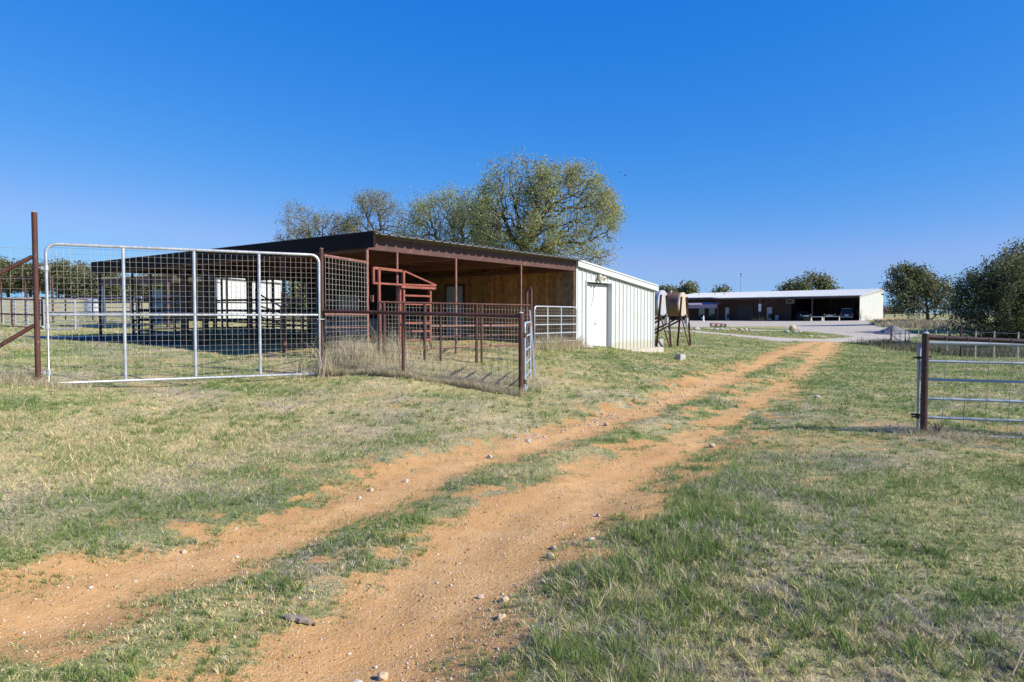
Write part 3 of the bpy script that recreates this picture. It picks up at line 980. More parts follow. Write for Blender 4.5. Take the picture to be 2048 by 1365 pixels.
# ------------------------------------------------------------------ trees
def grow(att, root, trunk_top, step, d_inf, d_kill, seed, maxit=140, wob=.28):
    """space colonisation: returns node positions and parents"""
    rng = np.random.default_rng(seed)
    nodes = [np.array(root, float)]; par = [-1]
    d = np.array(trunk_top, float) - nodes[0]
    m = max(2, int(np.linalg.norm(d) / step))
    for i in range(1, m + 1):
        nodes.append(nodes[0] + d * i / m + rng.normal(0, step * .12, 3)); par.append(i - 1)
    att = att.copy()
    P = np.array(nodes)
    D = np.linalg.norm(att[:, None] - P[None], axis=2)
    ni = D.argmin(1); nd = D.min(1)
    cnt = {}
    for it in range(maxit):
        if not len(att): break
        act = nd < d_inf
        if not act.any():
            act = nd <= nd.min() + step
        dirs = {}
        vec = att[act] - P[ni[act]]
        vec /= np.linalg.norm(vec, axis=1)[:, None] + 1e-9
        acc = np.zeros((len(P), 3)); np.add.at(acc, ni[act], vec)
        idx = np.unique(ni[act])
        new, newp = [], []
        for i in idx:
            if cnt.get(i, 0) > 3: continue
            cnt[i] = cnt.get(i, 0) + 1
            v = unit(acc[i]) + rng.normal(0, wob, 3)
            new.append(P[i] + unit(v) * step); newp.append(i)
        if not new: break
        b = len(P)
        new = np.array(new)
        P = np.concatenate([P, new]); par += newp
        D = np.linalg.norm(att[:, None] - new[None], axis=2)
        j = D.argmin(1); dm = D[np.arange(len(att)), j]
        up = dm < nd
        nd = np.where(up, dm, nd); ni = np.where(up, b + j, ni)
        k = nd > d_kill
        att, nd, ni = att[k], nd[k], ni[k]
    return P, np.array(par)


def tree(name, label, Y, base_u, lobes, group, leafpal, nleaf, leaf, natt=900, step=.45, dry=1.0, trunk=None, seed=1, twig=.016,
         base_v=None, bark='bark', leafmat='leaf', shell=.55, depth=1.0, droop=0.0, exp=2.35, clump=.35, maxr=.5, clo=.25, wob=.28, scat=.62):
    rng = np.random.default_rng(seed)
    bx = xat(base_u, Y)
    root = V(bx, Y, gz(bx, Y) - .15)
    pts = []
    area = np.array([l[2] * l[3] for l in lobes], float)
    for l, ar in zip(lobes, area / area.sum()):
        u, v, ru, rv = l[:4]
        yo = l[4] if len(l) > 4 else 0
        c = at(u, v, Y) + V(0, yo, 0)
        sx, sz = ru / FPX * Y, rv / FPX * Y
        sy = min(max(sx, sz), 1.4 * min(sx, sz)) * depth
        k = int(natt * ar) + 3
        q = rng.normal(0, 1, (k, 3)); q /= np.linalg.norm(q, axis=1)[:, None]
        rr = rng.uniform(shell ** 3, 1, k) ** (1 / 3)
        lum = .85 + .35 * rng.uniform(0, 1, k)
        pts.append(c + q * rr[:, None] * lum[:, None] * V(sx, sy, sz))
    att = np.concatenate(pts)
    g = root[2] + .4
    att = att[att[:, 2] > g]
    cen = att.mean(0)
    if trunk is None:
        low = np.percentile(att[:, 2], 12)
        tt = root + (V(cen[0], cen[1], 0) - V(root[0], root[1], 0)) * .25
        tt[2] = max(root[2] + 1.0, min(low, root[2] + (cen[2] - root[2]) * .55))
    else:
        tt = at(*trunk, Y)
    P, par = grow(att, root, tt, step, step * 9, step * 1.1, seed, wob=wob)
    n = len(P)
    child = np.zeros(n, int); np.add.at(child, par[1:], 1)
    rad = np.where(child == 0, twig, 0.0) ** exp
    for i in range(n - 1, 0, -1):
        if rad[i] == 0: rad[i] = twig ** exp
        rad[par[i]] += rad[i]
    rad = np.minimum(rad ** (1 / exp), maxr)
    root_o = thing(name, label, 'tree', root + V(0, 0, .15), group)
    # wood
    A, B = P[par[1:]], P[1:]
    r0 = np.minimum(rad[par[1:]], rad[1:] * 1.35); r1 = rad[1:]
    wv, wq, wb, wm = [], [], 0, []
    for thick in (True, False):
        k = (r1 > .05) if thick else (r1 <= .05)
        if not k.any(): continue
        ns = 7 if thick else 3
        a_, b_ = A[k], B[k]
        d = b_ - a_; L = np.linalg.norm(d, axis=1)[:, None] + 1e-9; d = d / L
        b_ = b_ + d * r1[k][:, None] * .5
        ref = np.where(np.abs(d[:, 2:]) < .9, V(0, 0, 1), V(1, 0, 0))
        x = np.cross(d, ref); x /= np.linalg.norm(x, axis=1)[:, None]
        y = np.cross(d, x)
        t = np.arange(ns) * 2 * math.pi / ns
        ring = x[:, None] * np.cos(t)[None, :, None] + y[:, None] * np.sin(t)[None, :, None]
        va = a_[:, None] + ring * r0[k][:, None, None]
        vb = b_[:, None] + ring * r1[k][:, None, None]
        m = len(a_)
        vs = np.concatenate([va, vb], 1).reshape(-1, 3)
        bs = (np.arange(m) * 2 * ns)[:, None]
        i = np.arange(ns); j = (i + 1) % ns
        q = np.stack([bs + i, bs + j, bs + ns + j, bs + ns + i], 2).reshape(-1, 4)
        wv.append(vs); wq.append(q + wb); wb += len(vs); wm += [0 if thick else 1] * len(q)
    o = np_mesh('trunk', np.concatenate(wv), None, M[bark], None, quads=np.concatenate(wq), parent=root_o)
    o.data.materials.append(M['twigbark'])
    o.data.polygons.foreach_set('material_index', wm)
    o.data.polygons.foreach_set('use_smooth', [True] * len(o.data.polygons))
    # leaves round the outer twigs
    tips = np.where((rad < twig * 2.6) & (np.arange(n) > 3))[0]
    w = clo + smooth(.35, .6, fbm(P[tips, 0] * clump + P[tips, 1] * .2, P[tips, 2] * clump + P[tips, 1] * .13, seed + 600, 3)) * 1.2
    pick = rng.choice(tips, nleaf, p=w / w.sum())
    pos = P[pick] + rng.normal(0, step * scat, (nleaf, 3)) - V(0, 0, droop) * rng.uniform(0, 1, (nleaf, 1))
    nrm = rng.normal(0, 1, (nleaf, 3)) + V(0, 0, .3); nrm /= np.linalg.norm(nrm, axis=1)[:, None]
    t1 = np.cross(nrm, rng.normal(0, 1, (nleaf, 3))); t1 /= np.linalg.norm(t1, axis=1)[:, None]
    t2 = np.cross(nrm, t1)
    s = leaf * rng.uniform(.6, 1.4, (nleaf, 1))
    a_ = pos - t1 * s * .5; b_ = pos + t2 * s * .3; c_ = pos + t1 * s * .5; d_ = pos - t2 * s * .3
    vs = np.stack([a_, b_, c_, d_], 1).reshape(-1, 3)
    q = np.arange(nleaf * 4).reshape(-1, 4)
    pal = np.array(leafpal)
    # sprays of one twig share a tone, single leaves vary a little
    tone = rng.integers(0, len(pal), n)[pick]
    cl = pal[tone] * rng.uniform(.7, 1.3, (nleaf, 1)) * rng.uniform(.92, 1.08, (nleaf, 3))
    np_mesh('crown', vs, None, M[leafmat], np.repeat(cl, 4, 0), quads=q, parent=root_o)
    return root_o


SPRING = [(.37, .385, .15), (.33, .35, .145), (.42, .43, .155), (.30, .325, .14), (.38, .37, .21)]
SPARSE = [(.30, .28, .13), (.26, .24, .13), (.33, .29, .17), (.25, .26, .11)]
LIVE = [(.17, .185, .085), (.135, .15, .072), (.205, .215, .095), (.12, .13, .065), (.22, .21, .105)]
DARK = [(.12, .135, .065), (.095, .105, .054), (.155, .165, .072), (.21, .215, .085), (.085, .095, .05)]

OAKG = 'spring oaks behind the brown shed'
tree('oak_tree', 'largest oak with yellow green spring leaves, behind the shed roof and white room', 46, 1042,
     [(1045, 350, 70, 42), (1130, 378, 78, 50), (1185, 425, 55, 60), (1100, 450, 105, 60), (1195, 490, 42, 48), (1020, 440, 65, 65), (1005, 352, 40, 38), (1222, 430, 24, 48), (1214, 520, 22, 26), (1060, 505, 70, 34), (1100, 400, 90, 60), (1000, 400, 45, 45), (1000, 490, 50, 45), (972, 432, 34, 45), (985, 485, 45, 42)],
     OAKG, SPRING, 50000, .112, natt=2900, step=.35, trunk=(1050, 500), seed=11, wob=.5, scat=.75, twig=.017, shell=.3, maxr=.5, exp=1.98, clo=.14, clump=.6)
tree('oak_tree', 'broad lower oak joined to the left side of the largest oak', 50, 925,
     [(900, 425, 60, 42), (960, 415, 48, 40), (930, 475, 80, 40), (845, 440, 42, 38), (825, 478, 45, 30), (880, 490, 60, 30)],
     OAKG, SPRING, 26000, .11, natt=1900, step=.38, seed=12, wob=.55, scat=.8, twig=.017, shell=.3, exp=2.0, clo=.14, clump=.6)
tree('oak_tree', 'tall nearly bare oak crown standing above the shed corner', 52, 746,
     [(745, 408, 42, 26), (742, 450, 52, 36), (790, 450, 26, 36), (700, 465, 30, 26)],
     OAKG, SPARSE, 8500, .10, natt=1000, step=.38, trunk=(746, 470), wob=.5, seed=13, twig=.018, shell=.25, exp=2.05, clo=.1, clump=.6)
tree('oak_tree', 'leftmost sparse oak rising over the long dark roof edge', 54, 645,
     [(598, 445, 40, 36), (650, 455, 50, 32), (572, 478, 26, 18), (630, 485, 80, 22), (690, 462, 34, 30), (600, 490, 50, 16)],
     OAKG, SPARSE, 10500, .10, natt=1200, step=.40, wob=.5, seed=14, twig=.018, shell=.25, exp=2.05, clo=.1, clump=.6)
tree('oak_tree', 'small leafy oak seen through the open shed below its roof', 62, 600,
     [(605, 585, 45, 32), (575, 600, 30, 30), (640, 590, 30, 30)], OAKG, LIVE + SPRING[:2], 4500, .24, natt=320, step=.6, seed=15, twig=.03, shell=.3)
RG = 'dark evergreen trees at the right'
tree('live_oak', 'spreading oak with leaning twin trunks between the barn and the dense thicket', 75, 1861,
     [(1800, 548, 20, 16), (1826, 546, 26, 16), (1792, 575, 20, 14), (1845, 574, 44, 20), (1882, 582, 26, 20), (1800, 605, 22, 16), (1838, 606, 36, 18), (1884, 606, 26, 14), (1858, 590, 40, 18), (1902, 596, 18, 22), (1826, 620, 30, 10), (1880, 622, 20, 8)],
     RG, LIVE, 13000, .22, natt=1000, step=.5, seed=21, twig=.03, shell=.3, leafmat='leafdark', trunk=(1853, 626), maxr=.32)
tree('live_oak', 'huge dense dark evergreen thicket with branches down to the ground, at the right picture edge', 44, 1990,
     [(1965, 575, 48, 42), (2010, 560, 60, 45), (1950, 620, 42, 45), (2000, 625, 80, 60, -1.2), (2060, 600, 60, 70), (1945, 655, 38, 28), (1990, 668, 60, 22, -1.5), (2040, 672, 60, 22), (2110, 580, 70, 80), (1925, 600, 16, 35)],
     RG, DARK, 60000, .13, natt=1700, step=.36, seed=22, twig=.024, shell=.2, leafmat='leafdark', depth=1.1, trunk=(1992, 655), maxr=.3)
tree('live_oak', 'tall evergreen crown rising behind the dense dark thicket', 58, 2075,
     [(2045, 512, 38, 28), (2085, 530, 60, 45), (2040, 545, 40, 30), (2120, 560, 70, 60)], RG, LIVE, 12000, .20, natt=700, step=.5, seed=23, twig=.03, shell=.25, leafmat='leafdark')
BG = 'trees rising behind the long barn'
tree('live_oak', 'left one of the two round tree crowns over the barn roof', 150, 1592,
     [(1592, 575, 22, 14), (1572, 584, 18, 8), (1600, 588, 26, 12), (1556, 588, 8, 6)], BG, LIVE, 3000, .5, natt=260, step=1.1, seed=31, twig=.07, leafmat='leafdark')
tree('live_oak', 'right and taller one of the two round tree crowns over the barn roof', 152, 1636,
     [(1628, 565, 22, 14), (1650, 575, 24, 12), (1630, 588, 34, 12), (1668, 585, 10, 8)], BG, LIVE, 3600, .5, natt=280, step=1.1, seed=32, twig=.07, leafmat='leafdark')
tree('live_oak', 'tree crown showing above the second round fuel tank', 140, 1365,
     [(1368, 582, 22, 10), (1352, 590, 20, 9), (1380, 592, 14, 8)], BG, LIVE, 2600, .46, natt=220, step=1.0, seed=33, twig=.07, leafmat='leafdark')
tree('live_oak', 'tree crown just right of the white room roof behind the first fuel tank', 142, 1328,
     [(1330, 587, 16, 8), (1318, 592, 12, 7)], BG, LIVE, 1400, .46, natt=150, step=1.0, seed=34, twig=.07, leafmat='leafdark')
tree('live_oak', 'lowest tree top peeking over the barn roof left of the thin mast', 150, 1440,
     [(1440, 587, 13, 6), (1428, 590, 10, 4)], BG, LIVE, 1200, .45, natt=140, step=1.0, seed=35, twig=.07, leafmat='leafdark')
FG = 'live oaks along the far left ridge'
RIDGE = [(.17, .18, .09), (.14, .15, .08), (.20, .205, .10), (.13, .135, .075)]
fl = [(-42, 536, 'oak cut by the left picture edge on the far ridge', 20), (14, 534, 'far ridge oak left of the tall rusty post, under the upper brace', 21), (58, 540, 'far ridge oak directly behind the tall rusty post', 18),
      (112, 536, 'far ridge oak behind the hinge end of the galvanised gate', 22), (160, 545, 'round far ridge oak left of the dark shed eave', 20), (205, 552, 'far ridge oak behind the dark shed eave corner', 18), (262, 560, 'far ridge oak in the gap between the two shed roofs', 22), (330, 562, 'rightmost far ridge oak in the gap between the shed roofs', 20)]
for i, (u, v, lab, w) in enumerate(fl):
    Y = 108 + (i * 7) % 15
    rj = np.random.default_rng(900 + i)
    LBS = [(u + rj.uniform(-30, 34), v + rj.uniform(0, 24), rj.uniform(13, 28), rj.uniform(8, 15)) for _ in range(7)] + [(u + rj.uniform(-32, 32), v + rj.uniform(24, 36), rj.uniform(16, 30), rj.uniform(7, 12)) for _ in range(4)] + ([(u + rj.uniform(-30, 30), v + rj.uniform(36, 46), rj.uniform(14, 24), rj.uniform(6, 9)) for _ in range(4)] if i > 2 else [])
    tree('live_oak', lab, Y, u + 4, LBS, FG, RIDGE, 10500, .36, natt=460, step=.9,
         seed=41 + i, twig=.06, leafmat='leafdark', shell=.3)
RL = 'low trees on the far right horizon'
for i, (u, lab) in enumerate([(1772, 'low hazy tree on the horizon directly right of the barn end wall'), (1787, 'low hazy tree on the horizon left of the spreading oak')]):
    tree('scrub_tree', lab, 190, u, [(u, 624, 8, 4), (u + 5, 626, 7, 3)], RL, LIVE, 700, .6, natt=70, step=1.0, seed=61 + i, twig=.06, leafmat='leafdark')


def shrub(label, u, Y, h, w, pal, n, seed, lean=.5):
    rng = np.random.default_rng(seed)
    b = on(u, 0, Y)
    r = thing('shrub', label, 'shrub', b)
    mb = MB()
    tips = []
    for i in range(9):
        a = rng.uniform(0, 6.28); l = rng.uniform(.3, 1) * w / 2
        e = b + V(math.cos(a) * l, math.sin(a) * l, h * rng.uniform(.6, 1))
        mb.path([b + V(math.cos(a), math.sin(a), 0) * .02, (b + e) / 2 + V(0, 0, h * .1), e], .006 + h * .003, 4)
        tips += [b + (e - b) * t for t in rng.uniform(.2, 1, 8)]
    mb.build('stems', M['bark'], r)
    tips = np.array(tips)
    pos = tips[rng.integers(0, len(tips), n)] + rng.normal(0, w * .09, (n, 3))
    pos[:, 2] = np.maximum(pos[:, 2], b[2] + .02)
    nrm = rng.normal(0, 1, (n, 3)); t1 = np.cross(nrm, rng.normal(0, 1, (n, 3))); t1 /= np.linalg.norm(t1, axis=1)[:, None]
    t2 = np.cross(unit(nrm), t1)
    s = w * .06 * rng.uniform(.5, 1.5, (n, 1))
    vs = np.stack([pos - t1 * s, pos + t2 * s * .5, pos + t1 * s, pos - t2 * s * .5], 1).reshape(-1, 3)
    pal = np.array(pal)
    np_mesh('foliage', vs, None, M['leafdark'], np.repeat(pal[rng.integers(0, len(pal), n)] * rng.uniform(.7, 1.3, (n, 1)), 4, 0), quads=np.arange(4 * n).reshape(-1, 4), parent=r)
    return r


shrub('upright grey shrub against the barn corner beside the cream end wall', 1722, 99, 1.7, 1.2, [(.17, .16, .12), (.12, .12, .08)], 260, 71)
shrub('low brown bush at the foot of the barn post carrying the white sign', 1512, 106, .55, 1.9, [(.22, .18, .09), (.17, .14, .08)], 260, 72)
shrub('second brown bush right beside the sign post of the barn', 1524, 105.5, .6, 1.9, [(.22, .18, .09), (.17, .14, .08)], 260, 73)
shrub('low brown bush before the barn bay, left of the pale hitching rails', 1612, 101.5, .6, 1.6, [(.2, .17, .1), (.15, .13, .08)], 240, 74)
shrub('grey weed bush at the barn end under the cream wall', 1735, 96, .7, 2.2, [(.24, .21, .15), (.17, .16, .1)], 260, 75)
shrub('brown bush on the barn porch left of the second porch post', 1434, 113, .7, 1.6, [(.18, .15, .09), (.13, .11, .07)], 200, 76)
shrub('small leafy weed at the foot of the right hand gate post', 1878, 9.15, .16, .18, [(.13, .2, .05), (.1, .16, .04)], 60, 77)

# ------------------------------------------------------------------ gates and fences
UP = V(0, 0, 1)


def rrect(o, a, L, H, r, up=UP, corners=(1, 1, 1, 1), n=5):
    """closed rounded rectangle; corners: bottom left, bottom right, top right, top left"""
    o, a = np.asarray(o, float), unit(a)
    out = []
    for (cx, cz, s0, k) in ((r, r, 180, 0), (L - r, r, 270, 1), (L - r, H - r, 0, 2), (r, H - r, 90, 3)):
        if corners[k]:
            for i in range(n + 1):
                t = R(s0 + 90 * i / n)
                out.append(o + a * (cx + r * math.cos(t)) + up * (cz + r * math.sin(t)))
        else:
            x = 0 if k in (0, 3) else L
            z = 0 if k in (0, 1) else H
            out.append(o + a * x + up * z)
    return out


def wires(mb, p00, p10, p01, p11, nu, nv, r, sag=0.0, skip_edges=False):
    p00, p10, p01, p11 = [np.asarray(p, float) for p in (p00, p10, p01, p11)]
    L = lambda s, t: (p00 * (1 - s) + p10 * s) * (1 - t) + (p01 * (1 - s) + p11 * s) * t
    for i in range(nu + 1):
        s = i / nu
        j = RNG.normal(0, sag, 3)
        mb.path([L(s, 0) + j * 0, L(s, .5) + j, L(s, 1)], r, 4)
    for k in range(nv + 1):
        t = k / nv
        j = RNG.normal(0, sag, 3)
        mb.path([L(0, t), L(.5, t) + j, L(1, t)], r, 4)
    return mb


def hinge(p, a, mat, parent, s=1.0):
    mb = MB()
    p = np.asarray(p, float); a = unit(a)
    mb.tube(p - UP * .045 * s, p + UP * .045 * s, .038 * s, 10)
    mb.tube(p - a * .14 * s, p + a * .02, .011 * s, 6)
    mb.bar(p - a * .05 * s + UP * .02, p - a * .05 * s - UP * .03, .03 * s, .05 * s, up=a)
    return mb.build('hinge', mat, parent)


# --- tall galvanised gate on the left
g0 = at(98, 770, 11.9); g1 = at(640, 749.5, 14.1)
ga = unit((g1 - g0) * V(1, 1, 0)); GL = np.linalg.norm((g1 - g0)[:2]); GH = 2.44
gz0 = (g0[2] + g1[2]) / 2 + .02
go = V(g0[0], g0[1], gz0)
t = thing('farm_gate', 'tall wide galvanised pipe gate filled with square wire mesh, nearest on the left', 'gate', V(go[0], go[1], gz(go[0], go[1])))
MB().path(rrect(go, ga, GL, GH, .16, corners=(0, 0, 1, 1)), .029, 10, closed=True).build('frame', M['galv'], t, True)
for k in (1, 2, 3):
    p = go + ga * GL * k / 4
    MB().tube(p + UP * .025, p + UP * (GH - .025), .028, 10).build('upright', M['galv'], t, True)
for k in range(4):
    p = go + ga * (GL * k / 4 + .028); q = go + ga * (GL * (k + 1) / 4 - .028)
    MB().tube(p + UP * GH * .495, q + UP * GH * .495, .024, 10).build('mid_rail', M['galv'], t, True)
mb = MB(); off = V(ga[1], -ga[0], 0) * -.031
wires(mb, go + off + ga * .05, go + off + ga * (GL - .05), go + off + ga * .05 + UP * (GH - .06), go + off + ga * (GL - .05) + UP * (GH - .06), 45, 23, .0021, .003)
mb.build('wire_mesh', M['wire'], t)
for h in (.20, 1.0, 2.02):
    hinge(go + UP * h, ga, M['galv'], t)
MB().tube(go + ga * (GL) + UP * 1.12 - ga * .04, go + ga * (GL + .1) + UP * 1.12, .012, 6).build('latch', M['galv'], t)
# wire ties along the pipes
mb = MB()
for k in range(44):
    for h in (0, GH * .495, GH):
        p = go + ga * (GL * (k + .7) / 44.8) + UP * h
        if h == GH and (k < 2 or k > 41): continue
        mb.path([p + (V(ga[1], -ga[0], 0) * math.cos(a) + UP * math.sin(a)) * .031 for a in np.linspace(0, 5.5, 7)], .003, 3)
mb.build('wire_tie', M['rustwire'], t)['kind'] = 'stuff'

# --- left corner post with its braces
pB = at(76.5, 762, 11.8); pB[2] = gz(pB[0], pB[1])
pT = at(68, 425, 11.8); Hh = pT[2] - pB[2]
t = thing('brace_post', 'tall rusty brown steel post with two slanting braces, left of the galvanised gate', 'fence post', pB)
MB().tube(pB - UP * .3, pB + UP * Hh, .044, 14).build('post', M['rust'], t, True)
MB().frustum(pB + UP * Hh, pB + UP * (Hh + .012), .045, .03, 14).build('cap', M['concrete'], t, True)
fd_ = unit(V(-.9, -.42, 0))
for u0, v0, u1, v1 in ((70, 511, 0, 547), (72, 648, 0, 690)):
    q = at(u0, v0, 11.8); zz = q[2]
    p = pB * V(1, 1, 0) + UP * zz
    s_ = .51
    e = at(u1, v1, 11.8 + fd_[1] * s_)
    slope = (e[2] - zz) / s_
    MB().tube(p + fd_ * .04 + UP * .04 * slope, p + fd_ * 1.3 + UP * 1.3 * slope, .036, 12).build('brace', M['rust'], t, True)
# woven wire running off to the left
t = thing('wire_fence', 'woven wire fence running out of the picture to the left of the tall rusty post', 'wire fence', pB + fd_ * 1.5)
mb = MB()
L_ = 3.4
for k in range(15):
    z = .1 + 2.25 * (k / 14) ** 1.1
    mb.path([pB + fd_ * .03 + UP * z, pB + fd_ * L_ * .5 + UP * (z - .01), pB + fd_ * L_ + UP * z], .0022, 4)
for k in range(1, 21):
    x = L_ * k / 20.5
    mb.path([pB + fd_ * x + UP * .08, pB + fd_ * (x + RNG.normal(0, .012)) + UP * 1.2, pB + fd_ * (x + RNG.normal(0, .012)) + UP * 2.37], .0021, 4)
mb.build('wires', M['wire'], t)
q = pB + fd_ * L_
MB().tube(V(q[0], q[1], gz(q[0], q[1])) - UP * .3, q + UP * 2.5, .04, 10).build('post', M['rust'], t, True)

# --- narrow mesh panel between the gate's latch post and the shed corner
P0 = at(645, 745, 14.2); P0[2] = gz(P0[0], P0[1])
A0 = S(0, 0, 0); Af = V(A0[0], A0[1], gz(A0[0], A0[1]))
t = thing('mesh_fence', 'narrow tall wire mesh fence bay between rusty posts, right of the big gate', 'fence', P0)
pt = at(645, 498, 14.2)[2]
MB().tube(P0 - UP * .3, V(P0[0], P0[1], pt), .042, 14).build('post', M['rust'], t, True)
MB().ball(V(P0[0], P0[1], pt), .043, 10, 6, (1, 1, .45)).build('cap', M['pinkpipe'], t, True)
ra = at(645, 511, 14.2); rb = V(A0[0], A0[1], ra[2])
dd = unit(rb - ra)
MB().tube(ra + dd * .04, rb - dd * .05, .03, 10).build('top_rail', M['pinkpipe'], t, True)
zm = at(645, 629, 14.2)[2]
MB().tube(V(ra[0], ra[1], zm) + dd * .04, V(rb[0], rb[1], zm) - dd * .05, .024, 10).build('mid_rail', M['pinkpipe'], t, True)
MB().tube(V(ra[0], ra[1], 1.38) + dd * .04, V(rb[0], rb[1], 1.36) - dd * .05, .012, 8).build('low_rail', M['pinkpipe'], t, True)
zl = at(645, 696, 14.2)[2]
MB().tube(V(ra[0], ra[1], zl) + dd * .04, V(rb[0], rb[1], zl) - dd * .05, .022, 8).build('bottom_rail', M['rust'], t, True)
mb = MB(); of = V(dd[1], -dd[0], 0) * .033
zb = P0[2] + .1
wires(mb, V(ra[0], ra[1], zb) + of + dd * .05, V(rb[0], rb[1], zb) + of - dd * .06, ra + of + dd * .05 - UP * .03, rb + of - dd * .06 - UP * .03, 13, 21, .0032, .002)
mb.build('wire_mesh', M['wire'], t)

# --- low pipe fence in front of the small pen
r0 = at(645, 622.5, 14.2); r1 = at(1042, 632.5, 12.6)
p1 = V(r1[0], r1[1], gz(r1[0], r1[1]))
fa = unit(r1 - r0)
t = thing('pipe_fence', 'front pipe fence of the small pen, with thick rusty rail and round topped end post', 'pipe fence', (r0 * V(1, 1, 0) + p1 * V(1, 1, 0)) / 2 + UP * .3)
MB().tube(r0 + fa * .043, r1 - fa * .03, .036, 14).build('top_rail', M['rust'], t, True)
pt1 = at(1042, 632, 12.6)[2] + .05
MB().tube(p1 - UP * .3, V(p1[0], p1[1], pt1), .047, 14).build('post', M['rust'], t, True)
MB().ball(V(p1[0], p1[1], pt1), .047, 12, 6, (1, 1, .5)).build('cap', M['concrete'], t, True)
mx = r0 + (r1 - r0) * .435
mg = gz(mx[0], mx[1])
MB().tube(V(mx[0], mx[1], mg - .3), mx - UP * .02, .034, 12).build('post', M['rust'], t, True)
nrm = V(-fa[1], fa[0], 0)
if nrm[1] < 0: nrm = -nrm
mb = MB()
g0_ = gz(r0[0], r0[1]); g1_ = gz(p1[0], p1[1])
b0 = V(r0[0], r0[1], g0_ + .05) + nrm * .02; b1 = V(p1[0], p1[1], g1_ + .05) + nrm * .02
for k in range(9):
    f = [0, .09, .19, .30, .42, .55, .69, .84, .98][k]
    c0_, c1_ = b0 * (1 - f) + (r0 + nrm * .02) * f, b1 * (1 - f) + (r1 + nrm * .02) * f
    mb.path([c0_, (c0_ + c1_) / 2 + RNG.normal(0, .008, 3), c1_], .0026, 4)
for k in range(1, 29):
    f = k / 29
    mb.path([b0 + (b1 - b0) * f, r0 + nrm * .02 + (r1 - r0) * f + RNG.normal(0, .004, 3)], .0026, 4)
mb.build('wire_mesh', M['wire'], t)

# --- small silver gate seen nearly edge-on
e0 = at(1049.5, 788, 12.75); e0[2] = gz(e0[0], e0[1]) + .06
e1 = at(1060.5, 740, 14.75); e1[2] = e0[2] + .08
ea = unit((e1 - e0) * V(1, 1, 0)); eL = np.linalg.norm((e1 - e0)[:2])
t = thing('farm_gate', 'small silver gate seen almost edge on, hung on the small pen end post', 'gate', V(e0[0], e0[1], e0[2] - .05))
MB().path(rrect(e0, ea, eL, 1.28, .09), .024, 10, closed=True).build('frame', M['greysteel'], t, True)
for h in (.25, .50, .76, 1.02):
    MB().tube(e0 + UP * h + ea * .03, e0 + UP * h + ea * (eL - .03), .017, 8).build('bar', M['greysteel'], t, True)
MB().bar(e0 + ea * eL * .5 + UP * .03, e0 + ea * eL * .5 + UP * 1.25, .03, .012).build('upright', M['greysteel'], t)
for h in (.18, 1.05):
    q = e0 + UP * h
    MB().tube(q, V(p1[0], p1[1], q[2]), .014, 6).tube(q - UP * .04, q + UP * .04, .032, 8).build('hinge', M['blackmetal'], t)

# --- leaning steel stake
b_ = on(1071.5, 762, 15.0); a_ = at(1060, 621, 15.1)
t = thing('fence_stake', 'thin grey steel stake leaning against the end of the small pen', 'fence stake', b_)
MB().bar(b_ - UP * .1, a_, .035, .012, up=(0, 1, 0)).bar(b_ - UP * .1 + V(0, .012, 0), a_ + V(0, .012, 0), .010, .030, up=(0, 1, 0)).build('stake', M['galv'], t)

# --- pair of tall posts joined on top
n0 = on(1062, 0, 17.55); n1 = on(1053.5, 0, 19.2)
t = thing('pipe_goalpost', 'pair of tall rusty posts joined by a pipe on top, beside the silver shed gate', 'gate post', n0)
z0_ = at(1062, 576, 17.55)[2]; z1_ = at(1053.5, 583, 19.2)[2]
zz = (z0_ + z1_) / 2
MB().tube(n0 - UP * .3, V(n0[0], n0[1], zz - .03), .042, 12).build('post', M['rust'], t, True)
MB().tube(n1 - UP * .3, V(n1[0], n1[1], zz - .03), .042, 12).build('post', M['rust'], t, True)
ax = unit((n1 - n0) * V(1, 1, 0))
MB().tube(V(n0[0], n0[1], zz) - ax * .06, V(n1[0], n1[1], zz) + ax * .06, .045, 12).build('top_pipe', M['rust'], t, True)

# --- inner mesh fence of the small pen
i0 = at(755, 604.5, 16.0); i1 = at(1060, 611, 17.4)
ia = unit(i1 - i0)
t = thing('pipe_fence', 'inner pen fence of close wire mesh under a thin rail, before the red chute', 'pipe fence', (i0 + i1) / 2 * V(1, 1, 0) + UP * .5)
MB().tube(i0, i1, .026, 10).build('top_rail', M['rust'], t, True)
for u in (758, 768, 808, 849, 881, 953, 963):
    f = (u - 755) / 305.0
    p = i0 + (i1 - i0) * (f * 16.0 / (16.0 * f + 17.4 * (1 - f)))
    rr_ = .036 if u in (849, 953, 768) else .028
    MB().tube(V(p[0], p[1], gz(p[0], p[1]) - .3), p - UP * .02, rr_, 10).build('post', M['rust'], t, True)
mb = MB()
wires(mb, V(i0[0], i0[1], gz(i0[0], i0[1]) + .05), V(i1[0], i1[1], gz(i1[0], i1[1]) + .05), i0 - UP * .02, i1 - UP * .02, 46, 13, .0026, .003)
mb.build('wire_mesh', M['wire'], t)

